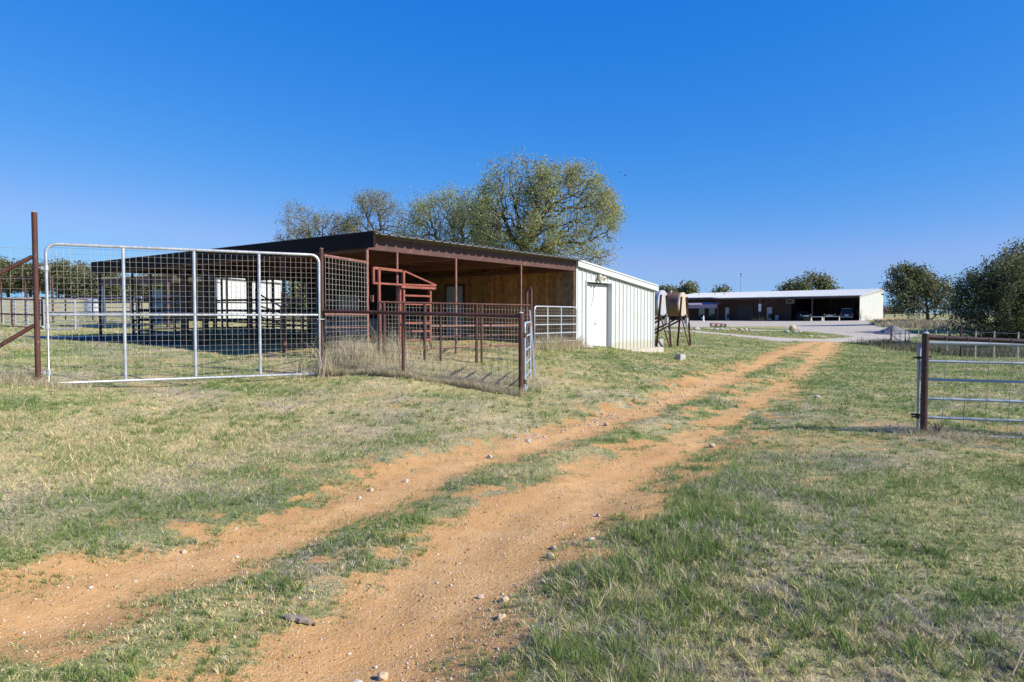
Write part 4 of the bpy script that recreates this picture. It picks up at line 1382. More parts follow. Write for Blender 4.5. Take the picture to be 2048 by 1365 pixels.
# --- red working chute standing at the shed corner
t = thing('cattle_chute', 'red square tube cattle chute with a ladder side, at the corner of the brown shed', 'cattle chute', V(*S(1.0, -.06), gz(*S(1, 0))))
q = lambda s, z, tt=-.10: S(s, tt, z)
def sq(name, p0, p1, w=.05):
    d = unit(np.asarray(p1) - np.asarray(p0))
    up = UP if abs(d[2]) < .9 else V(*sd, 0)
    MB().bar(p0, p1, w, w, up).build(name, M['redox'], t)
gs = gz(*S(1, 0))
sq('upright', q(.10, 2.38), q(.10, 2.78)); sq('upright', q(.27, gs - .1), q(.27, 2.76), .06)
sq('upright', q(1.07, gs - .1), q(1.07, 2.74), .06); sq('upright', q(2.02, .80), q(2.02, 2.33))
sq('upright', q(.95, gs), q(.95, 2.36), .05)
sq('top_rail', q(.10, 2.76), q(1.02, 2.735), .06)
sq('mid_rail', q(.12, 2.405), q(1.03, 2.40), .045); sq('mid_rail', q(1.10, 2.41), q(2.22, 2.42), .04)
sq('brace', q(1.10, 2.74), q(2.24, 2.43), .035)
sq('platform_rail', q(.93, 2.345, -.16), q(2.14, 2.345, -.16), .06)
for z in (2.14, 1.93, 1.68, 1.46, 1.25, 1.03, .83):
    sq('rung', q(1.10, z), q(1.99, z), .042)
MB().bar(q(.05, 1.96), q(.05, 2.12), .10, .03, V(*sd, 0)).build('latch_plate', M['redox'], t)

# --- low pipe rails along the open side of the shed
t = thing('pipe_fence', 'three faded red pipe rails along the sunny open side of the shed', 'pipe fence', V(*S(4.3, 0), gz(*S(4.3, 0))))
for z in (1.37, 1.09, .80):
    MB().tube(S(2.05, -.06, z), S(6.6, -.06, z - .02), .03, 10).build('rail', M['pinkpipe'] if z != 1.09 else M['rust'], t, True)
MB().tube(S(6.62, -.06, gz(*S(6.62, 0)) - .2), S(6.62, -.06, 1.5), .035, 10).build('post', M['rust'], t, True)

# --- silver gate against the white room
h0 = S(6.70, -.10, 0); h1 = S(9.2, -.10, 0)
zb0 = at(1066, 699.5, 21.4)[2]; zb1 = at(1148, 692.5, 23.3)[2]
gb = (zb0 + zb1) / 2
t = thing('farm_gate', 'silver five bar gate backed with wire mesh, closing the shed beside the white room', 'gate', V(h0[0], h0[1], gb - .08))
ha = V(*sd, 0); hL = 2.5; hH = 1.34
ho = V(h0[0], h0[1], gb)
MB().path(rrect(ho, ha, hL, hH, .13, corners=(0, 0, 1, 1)), .026, 10, closed=True).build('frame', M['galv'], t, True)
for h in (.20, .48, .76, 1.04):
    MB().tube(ho + UP * h + ha * .02, ho + UP * h + ha * (hL - .02), .021, 8).build('bar', M['galv'], t, True)
for f in (.30, .62):
    MB().bar(ho + ha * hL * f + UP * .02, ho + ha * hL * f + UP * (hH - .02), .05, .012, V(*se, 0)).build('upright', M['galv'], t)
mb = MB(); of = V(*se, 0) * .028
wires(mb, ho + of + ha * .03, ho + of + ha * (hL - .03), ho + of + ha * .03 + UP * hH, ho + of + ha * (hL - .03) + UP * hH, 25, 13, .0028, .002)
mb.build('wire_mesh', M['wire'], t)

# --- generic pipe panel used for the pens farther back


def panel(name, label, cat, p0, p1, heights, mat, r=.024, posts=(0, 1), ph=None, group=None, pr=None, sink=.1, part='rail'):
    p0, p1 = np.asarray(p0, float), np.asarray(p1, float)
    G = lambda f: (lambda xy: V(xy[0], xy[1], gz(*xy)))(p0[:2] * (1 - f) + p1[:2] * f)
    m = G(.5)
    t = thing(name, label, cat, m, group)
    g0, g1 = G(0), G(1)
    for h in heights:
        MB().tube(g0 + UP * h, g1 + UP * h, r, 8).build(part, M[mat], t, True)
    for f in posts:
        g = G(f)
        z = (g0 + (g1 - g0) * f)[2]
        MB().tube(g - UP * sink, V(g[0], g[1], z + (ph or max(heights) + .02)), pr or r * 1.25, 10).build('post', M[mat], t, True)
    return t


def gate_panel(label, p0, H, p1, nb, mat, group=None, r=.026, br=.02, z=None):
    p0, p1 = np.asarray(p0, float), np.asarray(p1, float)
    a = unit(V(p1[0] - p0[0], p1[1] - p0[1], 0)); L = np.linalg.norm((p1 - p0)[:2])
    o = V(p0[0], p0[1], max(gz(p0[0], p0[1]), gz(p1[0], p1[1])) + .06 if z is None else z)
    t = thing('corral_gate', label, 'corral gate', o - UP * .06, group)
    MB().path(rrect(o, a, L, H, .12), r, 8, closed=True).build('frame', M[mat], t, True)
    for k in range(1, nb + 1):
        h = H * k / (nb + 1)
        MB().tube(o + UP * h + a * .02, o + UP * h + a * (L - .02), br, 8).build('bar', M[mat], t, True)
    for f in (0, 1):
        q = o + a * L * f
        MB().tube(V(q[0], q[1], gz(q[0], q[1]) - .04), q + UP * .15, r * .9, 8).build('leg', M[mat], t, True)
    return t


# pens in and behind the shed
PN = 'brown pipe rails of the pens inside the shed'
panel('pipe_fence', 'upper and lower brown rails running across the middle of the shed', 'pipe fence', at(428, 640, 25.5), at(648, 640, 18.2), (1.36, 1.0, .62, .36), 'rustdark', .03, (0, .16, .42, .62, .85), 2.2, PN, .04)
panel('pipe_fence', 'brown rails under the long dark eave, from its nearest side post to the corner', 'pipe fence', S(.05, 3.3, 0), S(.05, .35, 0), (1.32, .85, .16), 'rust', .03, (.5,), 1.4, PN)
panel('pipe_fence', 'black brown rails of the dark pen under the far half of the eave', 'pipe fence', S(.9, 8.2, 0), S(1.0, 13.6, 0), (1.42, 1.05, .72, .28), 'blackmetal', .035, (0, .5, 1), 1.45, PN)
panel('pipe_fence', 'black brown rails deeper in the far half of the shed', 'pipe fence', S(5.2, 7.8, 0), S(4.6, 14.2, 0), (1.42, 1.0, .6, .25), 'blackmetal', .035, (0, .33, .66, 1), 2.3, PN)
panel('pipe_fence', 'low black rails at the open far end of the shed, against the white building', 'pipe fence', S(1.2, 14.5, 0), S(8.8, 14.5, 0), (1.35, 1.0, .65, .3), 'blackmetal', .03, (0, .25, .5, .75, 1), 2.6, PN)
t = thing('pen_gate', 'dark pen gate with slanting bars, before the white building seen through the shed', 'gate', on(513, 0, 23))
a0, a1 = on(513, 0, 23.0), on(562, 0, 22.0)
MB().tube(a0, a0 + UP * 1.75, .04, 8).build('upright', M['blackmetal'], t, True)
MB().tube(a1, a1 + UP * 1.2, .035, 8).build('upright', M['blackmetal'], t, True)
for h0_, h1_ in ((1.62, 1.15), (1.2, .95), (.85, .6), (.45, .3)):
    MB().tube(a0 + UP * h0_, a1 + UP * h1_, .028, 8).build('bar', M['blackmetal'], t, True)
gate_panel('silver five bar panel in the dark shed bay, left of the thick brown posts', on(305, 0, 27.0), 1.5, on(362, 0, 26.0), 4, 'greysteel')
gate_panel('short silver panel standing in the shade at the far shed corner', on(268, 0, 29), 1.5, on(284, 0, 28.2), 4, 'greysteel')

# blue grey stall sheets in the back of the shed
t = thing('stall_partition', 'blue grey sheet metal stall partition in the dark back of the shed', 'stall partition', V(*S(4.4, 6.3), gz(*S(4.4, 6.3))))
for k, (w0, z0q, z1q) in enumerate(((0, .15, .72), (1.0, .15, 1.55), (2.0, .15, .72))):
    gq = gz(*S(4.4, 6.3))
    MB().obox(S(3.2 + w0, 6.3, gq + z0q), V(*sd, 0) * .92, V(*se, 0) * .03, UP * (z1q - z0q)).build('sheet', M['bluegrey'], t)
for s_ in (3.15, 4.15, 5.15, 6.15):
    MB().tube(S(s_, 6.28, gq - .1), S(s_, 6.28, gq + 1.7), .03, 8).build('post', M['rustdark'], t, True)
MB().tube(S(3.15, 6.26, gq + .85), S(6.15, 6.26, gq + .85), .04, 8).build('rail', M['rust'], t, True)

# pens out on the left
LPN = 'pens beyond the gravel drive at the left'
panel('pipe_fence', 'rusty two rail pipe pen at the left picture edge, ending at the silver gate', 'pipe fence', on(-60, 0, 34.5), on(84.5, 0, 33.6), (1.46, .72, .1), 'rust', .04, (.22, .585, 1), 1.5, LPN, .05)
panel('pipe_fence', 'tall rusty posts under one long dark top pipe behind the left pens', 'pipe fence', on(-40, 0, 46), on(106, 0, 44), (2.95,), 'rust', .045, (.05, .31, .64, 1), 3.0, LPN, .06)
gate_panel('silver gate with rounded top corners between the rusty pipe pen and the long silver panels', on(88, 0, 33.5), 1.45, on(150, 0, 33.5), 6, 'galv', LPN, .032)
gate_panel('long silver panel right of the rounded silver gate, crossing the big gate mesh', on(151.5, 0, 37), 1.5, on(198.5, 0, 37), 5, 'galv', LPN, .03)
gate_panel('long silver panel in front of the low second shed', on(200.5, 0, 37), 1.5, on(263, 0, 36), 5, 'galv', LPN, .03)
gate_panel('grey panel deep in the left pens, left of the first tall rusty post', on(6, 0, 40), 1.55, on(30, 0, 40.2), 6, 'greysteel', LPN, .03)
gate_panel('grey panel deep in the left pens, between the two tall rusty posts', on(31, 0, 40), 1.55, on(54, 0, 40.2), 6, 'greysteel', LPN, .03)
gate_panel('grey panel deep in the left pens, directly behind the tall rusty gate post', on(56, 0, 40), 1.55, on(82, 0, 40.2), 6, 'greysteel', LPN, .03)
panel('pipe_fence', 'brown three rail fence crossing behind the silver panels', 'pipe fence', on(80, 0, 48), on(262, 0, 44), (1.55, 1.2, .55), 'rust', .05, (0, .3, .6, 1), 1.6, LPN, .05)

# ------------------------------------------------------------------ the brown shed with its white room
LF, LS = 9.29, 14.8
zE = 3.19; zT = 3.54
t = thing('livestock_shed', 'long low brown open shed with timber wall and white metal room at its end', 'shed', V(*S(4.6, 0), gz(*S(4.6, 0))))
SH = t
d3, e3 = V(*sd, 0), V(*se, 0)


def ribbed(o, a, L, up_fn, nrm, z0, pitch=.3048, rib=.032, bw=.07, tw=.03, start=.0, thick=0.0):
    """vertical ribbed sheet: bottom at z0, top at up_fn(distance)"""
    o, a, nrm = [np.asarray(q_, float) for q_ in (o, a, nrm)]
    xs = [0.0]; hs = [0.0]
    k = start
    while k < L:
        for x, h in ((k - bw / 2, 0), (k - tw / 2, rib), (k + tw / 2, rib), (k + bw / 2, 0)):
            if 0 < x < L: xs.append(x); hs.append(h)
        k += pitch
    xs.append(L); hs.append(hs[-1])
    mb = MB()
    vs, fs = [], []
    for x, h in zip(xs, hs):
        p = o + a * x + nrm * h
        vs += [V(p[0], p[1], z0 if not callable(z0) else z0(x)), V(p[0], p[1], up_fn(x))]
    flip = np.dot(np.cross(a, UP), nrm) < 0
    for i in range(len(xs) - 1):
        f = (2 * i, 2 * i + 2, 2 * i + 3, 2 * i + 1)
        fs.append(f[::-1] if flip else f)
    mb.add(vs, fs)
    if thick:
        b = [o - nrm * thick, o + a * L - nrm * thick]
        z = z0 if not callable(z0) else z0(0)
        vs = [V(b[0][0], b[0][1], z), V(b[1][0], b[1][1], z), V(b[1][0], b[1][1], up_fn(L)), V(b[0][0], b[0][1], up_fn(0))]
        mb.add(vs, [(0, 1, 2, 3)])
    return mb


# roof sheet: trapezoid ribs running back from the sunny edge, overhanging it
def roof_sheet(s0, s1, t0, t1, zf, pitch=.3048, rib=.042):
    xs, hs = [s0], [0.0]
    k = s0 + .12
    while k < s1:
        for x, h in ((k - .045, 0), (k - .02, rib), (k + .02, rib), (k + .045, 0)):
            if s0 < x < s1: xs.append(x); hs.append(h)
        k += pitch
    xs.append(s1); hs.append(0)
    vs, fs = [], []
    for x, h in zip(xs, hs):
        for tt in (t0, t1):
            vs.append(S(x, tt, zf(x, tt) + h))
        for tt in (t0, t1):
            vs.append(S(x, tt, zf(x, tt) + h - .012))
    for i in range(len(xs) - 1):
        a, b = 4 * i, 4 * i + 4
        fs += [(a, b, b + 1, a + 1), (a + 2, a + 3, b + 3, b + 2), (a, a + 2, b + 2, b)]
    return MB().add(vs, fs)


zr = lambda s, tt: zT - .012 * max(tt, 0) * 0 + .0005 * s
roof_sheet(-.06, LF - .02, -.36, LS, zr).build('roof', M['roofmetal'], t)
# sunny beam, two shallow steps like the folded trim
MB().obox(S(0.0, -.03, zE + .0), d3 * (LF - .02), e3 * .09, UP * (zT - zE - .045)).build('front_fascia', M['fascia'], t)
MB().obox(S(-.08, -.32, zE + .03), d3 * .05, e3 * (LS + .37), UP * (zT - zE + .015)).build('side_fascia', M['trim'], t)
MB().obox(S(-.085, -.33, zT + .052), d3 * .16, e3 * (LS + .39), UP * .008).build('roof_edge', M['roofmetal'], t)
MB().obox(S(-.03, LS, zE + .09), d3 * (LF), e3 * .05, UP * (zT - zE - .11)).build('back_fascia', M['trim'], t)
for k in range(10):
    tt = .9 + k * 1.5
    MB().obox(S(.0, tt, zT - .215), d3 * (LF - .04), e3 * .07, UP * .19).build('purlin', M['purlin'], t)
for s_ in (.08, 3.1, 6.1, 9.1):
    MB().obox(S(s_ - .06, .08, zE - .03), d3 * .12, e3 * (LS - .1), UP * .12).build('rafter', M['purlin'], t)


def post(s_, tt, r=.034, top=zE, mat='rust'):
    p = S(s_, tt)
    MB().tube(V(p[0], p[1], gz(*p) - .3), V(p[0], p[1], top), r, 12).build('post', M[mat], t, True)


post(0, 0, .037, mat='pinkpipe')
for s_ in (.958, 3.13, 6.13):
    post(s_, .0, .029, mat='pinkpipe')
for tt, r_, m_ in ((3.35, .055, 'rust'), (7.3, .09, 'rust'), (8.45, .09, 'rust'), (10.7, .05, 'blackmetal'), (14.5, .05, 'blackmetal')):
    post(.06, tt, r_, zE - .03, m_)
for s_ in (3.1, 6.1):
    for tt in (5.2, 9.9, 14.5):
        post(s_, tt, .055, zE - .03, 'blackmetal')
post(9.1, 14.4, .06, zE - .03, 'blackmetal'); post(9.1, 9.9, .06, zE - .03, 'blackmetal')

# plank wall of the tack room
base = gz(*S(9.2, 3)) - .05
mb = MB(); mb.col = (1, 1, 1, 1)
tt = 0.02
rng_ = np.random.default_rng(5)
dt0, dt1, dz = 4.99, 5.96, base + 2.2
while tt < 7.05:
    w = rng_.choice([.14, .14, .19])
    e = min(tt + w, 7.06)
    k = rng_.uniform(.72, 1.2)
    c = np.array((.35, .18, .072)) * k * rng_.uniform(.95, 1.05, 3)
    grey = smooth(1.1, .1, tt)
    c = c * (1 - .75 * grey) + np.array((.20, .155, .115)) * .75 * grey
    mb.col = (*c, 1)
    z0 = base if (e < dt0 or tt > dt1) else dz
    mb.obox(S(9.24, tt + .004, z0), e3 * (e - tt - .008), d3 * .03, UP * (zT - .05 - z0))
    tt = e
mb.build('plank_wall', M['wood'], t)
dr = MB().obox(S(9.22, dt0 + .06, base + .03), e3 * (dt1 - dt0 - .12), d3 * .05, UP * 2.08).build('door', M['cream'], t)
mb = MB()
mb.obox(S(9.205, dt0 - .01, base), e3 * .07, d3 * .06, UP * 2.2).obox(S(9.205, dt1 - .06, base), e3 * .07, d3 * .06, UP * 2.2).obox(S(9.205, dt0 + .06, base + 2.11), e3 * (dt1 - dt0 - .12), d3 * .06, UP * .09)
mb.build('door_frame', M['darkwood'], t)
MB().ball(S(9.20, dt1 - .16, base + 1.0), .035, 8, 6).build('door_knob', M['chrome'], t, True)
# dark sheet walls closing the rest of the back
ribbed(S(9.20, 6.98, 0), e3, LS - 6.98, lambda x: zT - .04, -d3, base, thick=.02).build('back_wall', M['darkwood'], t)
# white room
WL = 6.21
zw0 = lambda x: 3.50 - (3.50 - 2.86) * x / WL
wb = at(1310, 694.5, 28.6)[2]
wo = S(LF, 0, 0)
D0, D1 = .70, 2.55
DZ = wb + .02; DT = at(1195, 567, 25.2)[2]
sheet = MB()
for (x0, x1, zb_) in ((0, D0, None), (D0, D1, DT), (D1, WL, None)):
    zlo = wb if zb_ is None else zb_
    m_ = ribbed(wo + d3 * x0, d3, x1 - x0, lambda x, x0=x0: zw0(x0 + x), -e3, zlo, start=(.15 - x0) % .3048)
    sheet.add(m_.v, m_.f)
sheet.build('white_wall', M['whitemetal'], t)
# other sides of the room
mb = MB()
for (o_, a_, L_, n_) in ((S(LF + WL, 0, 0), e3, 7.0, d3), (S(LF, 7.0, 0), d3, WL, e3)):
    f_ = (lambda x: 2.86) if abs(np.dot(a_, e3)) > .9 else zw0
    m_ = ribbed(o_, a_, L_, f_, n_, wb); mb.add(m_.v, m_.f)
mb.build('white_wall', M['whitemetal'], t)
# corner trims
for x in (0.0, WL - .07):
    MB().obox(wo + d3 * x - e3 * .042 + UP * wb, d3 * .075, e3 * .05, UP * (zw0(x) - wb + .02)).build('corner_trim', M['whitetrim'], t)
# sloping roof and white rake trim
mb = MB()
ov = .11
pts = [S(LF - .02, -.10, 3.52), S(LF + WL + ov, -.10, zw0(WL + ov) + .02), S(LF + WL + ov, 7.1, zw0(WL + ov) + .02), S(LF - .02, 7.1, 3.52)]
mb.prism(pts, UP * .05)
mb.build('room_roof', M['whitetrim'], t)
p0_, p1_ = S(LF - .03, -.14, 3.345), S(LF + WL + ov, -.14, zw0(WL + ov) - .155)
mb = MB()
mb.prism([p0_, p1_, p1_ + UP * .235, p0_ + UP * .235], e3 * .095)
p2_, p3_ = p0_ + UP * .19 - e3 * .03, p1_ + UP * .19 - e3 * .03
mb.prism([p2_, p3_, p3_ + UP * .05, p2_ + UP * .05], e3 * .028)
mb.build('rake_trim', M['whitetrim'], t)
MB().obox(S(LF + WL + ov - .0, -.13, zw0(WL + ov) - .17), d3 * .08, e3 * 7.2, UP * .17).build('gutter', M['whitetrim'], t)
# recessed double door
rc = .16
mid = D0 + .5
JW = .03
for (x0, x1) in ((D0 + JW, 1.545), (1.555, D1 - JW)):
    lf = MB().obox(wo + d3 * x0 + e3 * rc + UP * (DZ + .02), d3 * (x1 - x0), e3 * .045, UP * (DT - DZ - .06)).build('door_leaf', M['whitedoor'], t, bevel=.004)
    if x0 > D0 + .3:
        kb = wo + d3 * (x0 + .07) + e3 * (rc - .05) + UP * (DZ + 1.0)
        MB().ball(kb, .034, 10, 6).tube(kb, kb + e3 * .05, .014, 8).ball(kb + UP * .12, .022, 8, 5).build('door_handle', M['chrome'], lf, True)
mb = MB()
mb.obox(wo + d3 * (D0 - .012) - e3 * .045 + UP * DZ, d3 * .03, e3 * (rc + .08), UP * (DT - DZ))
mb.obox(wo + d3 * (D1 - .018) - e3 * .045 + UP * DZ, d3 * .03, e3 * (rc + .08), UP * (DT - DZ))
mb.obox(wo + d3 * (D0 - .012) - e3 * .05 + UP * DT, d3 * (D1 - D0 + .024), e3 * (rc + .09), UP * .045)
mb.build('door_frame', M['whitetrim'], t)
# slab
sl = MB()
sl.obox(S(LF + .0, -.30, wb - .55), d3 * (WL + .38), e3 * 7.6, UP * .55)
sl.build('slab', M['concrete'], t, bevel=.02)
# twin floodlight above the door
lp = wo + d3 * 1.55 - e3 * .03 + UP * (DT + .21)
fl_ = MB().obox(lp - d3 * .075 - UP * .07, d3 * .15, -e3 * .09, UP * .14).build('floodlight', M['palecream'], t, bevel=.01)
for sg in (-1, 1):
    a_ = lp - e3 * .06 + d3 * .06 * sg
    hd = unit(-e3 * .8 + d3 * .45 * sg - UP * .45)
    MB().frustum(a_, a_ + hd * .19, .045, .09, 12).build('lamp_head', M['palecream'], fl_, True)
# hanging strap marks left as real straps on the left door leaf
mb = MB()
x0 = wo + d3 * 1.52 + e3 * (rc - .012)
mb.path([x0 + UP * (DT - .06), x0 + UP * (DT - .45) - d3 * .02, x0 + UP * (DT - .85) - d3 * .16], .008, 6)
mb.build('strap', M['block'], t)
# broken concrete chunk at the foot of the wall corner
stc = MB()
A = IV * np.array((.26, .14, .13))[None] * RNG.uniform(.8, 1.15, (12, 1)); p = S(LF + .1, -.42)
stc.add(A + V(p[0], p[1], gz(*p) + .03), [tuple(f) for f in IF])
tag(stc.build('rubble', M['concrete']), 'pinkish concrete chunk at the foot of the white wall beside the silver gate', 'rubble')

# ------------------------------------------------------------------ second shed and buildings behind
SG = V(-21.6, 37.5, 0)
b0 = on(199, 0, 37.5)
t = thing('lean_to_shed', 'low second shed with ribbed roof edge and pale blue wall, behind the brown shed', 'shed', b0)
q0 = at(199, 559, 37.5); q1 = at(346, 548.6, 34.2)
la = unit((q1 - q0) * V(1, 1, 0)); LL = np.linalg.norm((q1 - q0)[:2]); ln = V(-la[1], la[0], 0)
if ln[1] < 0: ln = -ln
zA, zB = q0[2], q1[2] - .05
zf = lambda x: zA + (zB - zA) * x / LL
xs = np.arange(0, LL + .01, .15)
vs, fs = [], []
for i, x in enumerate(xs):
    h = .045 if i % 2 else 0
    for dd_ in (-.3, 2.9):
        p = q0 * V(1, 1, 0) + la * x + ln * dd_
        vs.append(V(p[0], p[1], zf(x) + h - .10 * max(dd_, 0)))
for i in range(len(xs) - 1):
    fs.append((2 * i, 2 * i + 2, 2 * i + 3, 2 * i + 1))
MB().add(vs, fs).build('roof', M['barnroof'], t)
o_ = q0 * V(1, 1, 0)
MB().bar(o_ + UP * (zA - .2), o_ + la * LL + UP * (zB - .2), .06, .30).build('fascia', M['fascia'], t)
for x in (.25, 3.4, 6.0):
    p = o_ + la * x
    MB().obox(V(p[0], p[1], gz(p[0], p[1]) - .1) - la * .07 - ln * .0, la * .14, ln * .12, UP * (zf(x) - gz(p[0], p[1]) - .2)).build('post', M['fascia'] if x > 1 else M['whitemetal'], t)
gb_ = gz(*(o_ + ln * 5)[:2])
ribbed(o_ + ln * 2.7 + la * .4, la, 2.6, lambda x: zf(x) - .45, -ln, gb_ - .2, pitch=.2, rib=.025, thick=.02).build('back_wall', M['palebluesheet'], t)
iw0 = o_ + la * 2.3 + ln * 2.2
rr0 = ray(431, 635)[0]
iwl = (rr0 * iw0[1] - iw0[0]) / (la[0] - rr0 * la[1])
MB().obox(iw0 + UP * (gb_ + .15), la * iwl, ln * .05, UP * 2.2).build('shade_sheet', M['blackmetal'], t)  # added black sheet standing in for the shaded interior

w0 = at(435, 555, 42.0); w1 = at(561, 567, 45.5)
wa = unit((w1 - w0) * V(1, 1, 0)); WLn = np.linalg.norm((w1 - w0)[:2]); wn = V(wa[1], -wa[0], 0)
if wn[1] > 0: wn = -wn
gw = gz(w0[0], w0[1])
t = thing('metal_building', 'plain white sheet metal building standing in the sun behind the brown shed', 'building', V(w0[0], w0[1], gw))
zf2 = lambda x: w0[2] + (w1[2] - w0[2]) * x / WLn
ribbed(w0 * V(1, 1, 0), wa, WLn, zf2, wn, gw - .3).build('wall', M['whitemetal'], t)
for o_, a_, L_, n_, f_ in ((w0 * V(1, 1, 0), -wn, 6, -wa, lambda x: w0[2]), (w1 * V(1, 1, 0), -wn, 6, wa, lambda x: w1[2]), (w0 * V(1, 1, 0) - wn * 6, wa, WLn, -wn, zf2)):
    ribbed(o_, a_, L_, f_, n_, gw - .3).build('wall', M['whitemetal'], t)
rp = [w0 + wn * .2 - wa * .2, w1 + wn * .2 + wa * .2, w1 - wn * 6.2 + wa * .2, w0 - wn * 6.2 - wa * .2]
MB().prism(rp, UP * .14).build('roof', M['whitetrim'], t)

b_ = on(189, 0, 62)
t = thing('water_tank', 'pale cylindrical tank on the ridge, seen just left of the low second shed', 'water tank', b_)
MB().tube(b_ - UP * .2, b_ + UP * 1.2, .8, 24).build('body', M['tanksilver'], t, True)
MB().frustum(b_ + UP * 1.2, b_ + UP * 1.4, .83, .15, 24).build('lid', M['tanksilver'], t, True)

# ------------------------------------------------------------------ the long barn
bF = at(1719, 641, 100)
BZ = gz(bF[0], bF[1]) - .02
bg, bk = V(-.76, .65, 0), V(.65, .76, 0)
Bp = lambda s, k, z=0: V(bF[0], bF[1], BZ) + bg * s + bk * k + UP * z
t = thing('metal_barn', 'long pale roofed barn with open vehicle bays, brown porch wall and cream end wall', 'barn', Bp(0, 0))
BN = t
BW = 14.3
EH, RH = at(1719, 591.4, 100)[2] - BZ, at(1765, 579, 110.9)[2] - BZ
zro = lambda k: EH + (RH - EH) * k / BW
BL = 33.0; BS = 21.6
# roof: full depth over the porch, set back over the left part
mb = MB()
mb.prism([Bp(-.25, -.5, zro(-.5) - .02), Bp(BS, -.5, zro(-.5) - .02), Bp(BS + 2.2, 1.6, zro(1.6) - .02), Bp(BL, 1.6, zro(1.6) - .02), Bp(BL, BW + .3, zro(BW + .3)), Bp(-.25, BW + .3, zro(BW + .3))], UP * .10)
roof = mb.build('roof', M['barnroof'], t)
mb = MB()
for i in range(int(BL / .61)):
    s = .2 + i * .61
    k0 = -.5 if s < BS else 1.6
    p, q = Bp(s, k0, zro(k0) + .095), Bp(s, BW + .3, zro(BW + .3) + .105)
    mb.bar(p, q, .05, .05)
mb.build('roof_rib', M['barnroof'], roof)['kind'] = 'stuff'
mb = MB()
for s in (23.6, 25.4, 28.4):
    p = Bp(s, 7, zro(7) + .1)
    MB().tube(p, p + UP * .45, .07, 8).build('vent_pipe', M['block'], roof, True)
MB().bar(Bp(0, -.42, EH - .22), Bp(BS - .2, -.42, EH - .22), .06, .24).build('eave_beam', M['darkwood'], t)
MB().bar(Bp(BS - .2, 1.7, zro(1.6) - .2), Bp(BL, 1.7, zro(1.6) - .2), .08, .3).build('eave_beam', M['darkwood'], t)
# end wall, cream
mb = MB()
vs, fs = [], []
kk = np.arange(0, BW + .01, .26)
for i, k in enumerate(kk):
    h = .03 if i % 2 else 0
    vs += [Bp(-h, k, -.4), Bp(-h, k, zro(k) - .02)]
for i in range(len(kk) - 1):
    fs.append((2 * i, 2 * i + 2, 2 * i + 3, 2 * i + 1))
mb.add(vs, fs)
mb.obox(Bp(.02, .02, -.4), bk * (BW - .05), bg * .08, UP * .3)
mb.build('end_wall', M['cream'], t)
MB().bar(Bp(-.06, -.5, zro(-.5) - .14), Bp(-.06, BW + .3, zro(BW) - .12), .10, .22).build('rake_trim', M['block'], t)
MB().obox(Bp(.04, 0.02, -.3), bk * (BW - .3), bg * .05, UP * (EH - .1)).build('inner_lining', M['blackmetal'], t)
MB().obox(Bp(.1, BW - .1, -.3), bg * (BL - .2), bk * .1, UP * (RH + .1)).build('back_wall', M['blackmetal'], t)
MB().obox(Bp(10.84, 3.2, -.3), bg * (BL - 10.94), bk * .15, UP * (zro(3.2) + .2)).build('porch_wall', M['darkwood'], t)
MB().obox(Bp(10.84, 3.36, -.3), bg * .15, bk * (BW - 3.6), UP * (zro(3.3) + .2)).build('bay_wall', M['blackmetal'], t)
MB().obox(Bp(BL - .1, .2, -.3), bg * .1, bk * (BW - .5), UP * (EH)).build('left_wall', M['cream'], t)
for s in (6.55, 14.55, BS):
    MB().obox(Bp(s - .09, -.38, -.3), bg * .18, bk * .18, UP * (EH)).build('post', M['fascia'], t)
for s in (3.2, 6.6):
    MB().obox(Bp(s - .09, 9, -.3), bg * .18, bk * .18, UP * (EH + .6)).build('post', M['fascia'], t)
MB().bar(Bp(14.4, -.3, 2.3), Bp(11.9, -.3, EH - .25), .12, .12).build('brace', M['fascia'], t)


def bay_s(u, k):
    """distance along the barn front of the photo column u, on the plane k deep"""
    r = ray(u, 635)[0]
    p = Bp(0, k)
    return (p[0] - r * p[1]) / (.76 + .65 * r)


def wall_item(name, u0, u1, z0, z1, mat, k=3.2, frame=None):
    s0, s1 = bay_s(u1, k), bay_s(u0, k)
    o = MB().obox(Bp(s0, k - .05, z0), bg * (s1 - s0), bk * .05, UP * (z1 - z0)).build(name, M[mat], t)
    if frame:
        m = MB()
        m.obox(Bp(s0 - .1, k - .09, z0 - .1), bg * (s1 - s0 + .2), bk * .085, UP * .1).obox(Bp(s0 - .1, k - .09, z1), bg * (s1 - s0 + .2), bk * .085, UP * .1)
        m.obox(Bp(s0 - .1, k - .09, z0), bg * .1, bk * .085, UP * (z1 - z0)).obox(Bp(s1, k - .09, z0), bg * .1, bk * .085, UP * (z1 - z0))
        m.build('frame', M[frame], o)
    return o


wall_item('door', 1534, 1544.2, .05, 2.15, 'whitedoor', frame='fascia')
wall_item('door', 1450.5, 1458.5, .05, 2.15, 'whitedoor', frame='fascia')
wall_item('window', 1398, 1409.5, .75, 2.1, 'glass', frame='fascia')
wall_item('window', 1418, 1430, .75, 2.1, 'glass', frame='fascia')
wall_item('garage_door', 1474, 1506, .05, 2.6, 'blackmetal', frame='darkwood')
# air conditioner and light strip on the porch
s0 = bay_s(1578, 1.2)
ac = MB().obox(Bp(s0 - .6, 1.3, 2.7), bg * 1.1, bk * .8, UP * .6).build('air_conditioner', M['block'], t)
MB().obox(Bp(s0 - .5, 1.285, 2.78), bg * .9, bk * .012, UP * .44).build('grille', M['blackmetal'], ac)
MB().obox(Bp(bay_s(1487, 1), 1.0, EH - .2), bg * 1.1, bk * .15, UP * .08).build('light_strip', M['signwhite'], t)
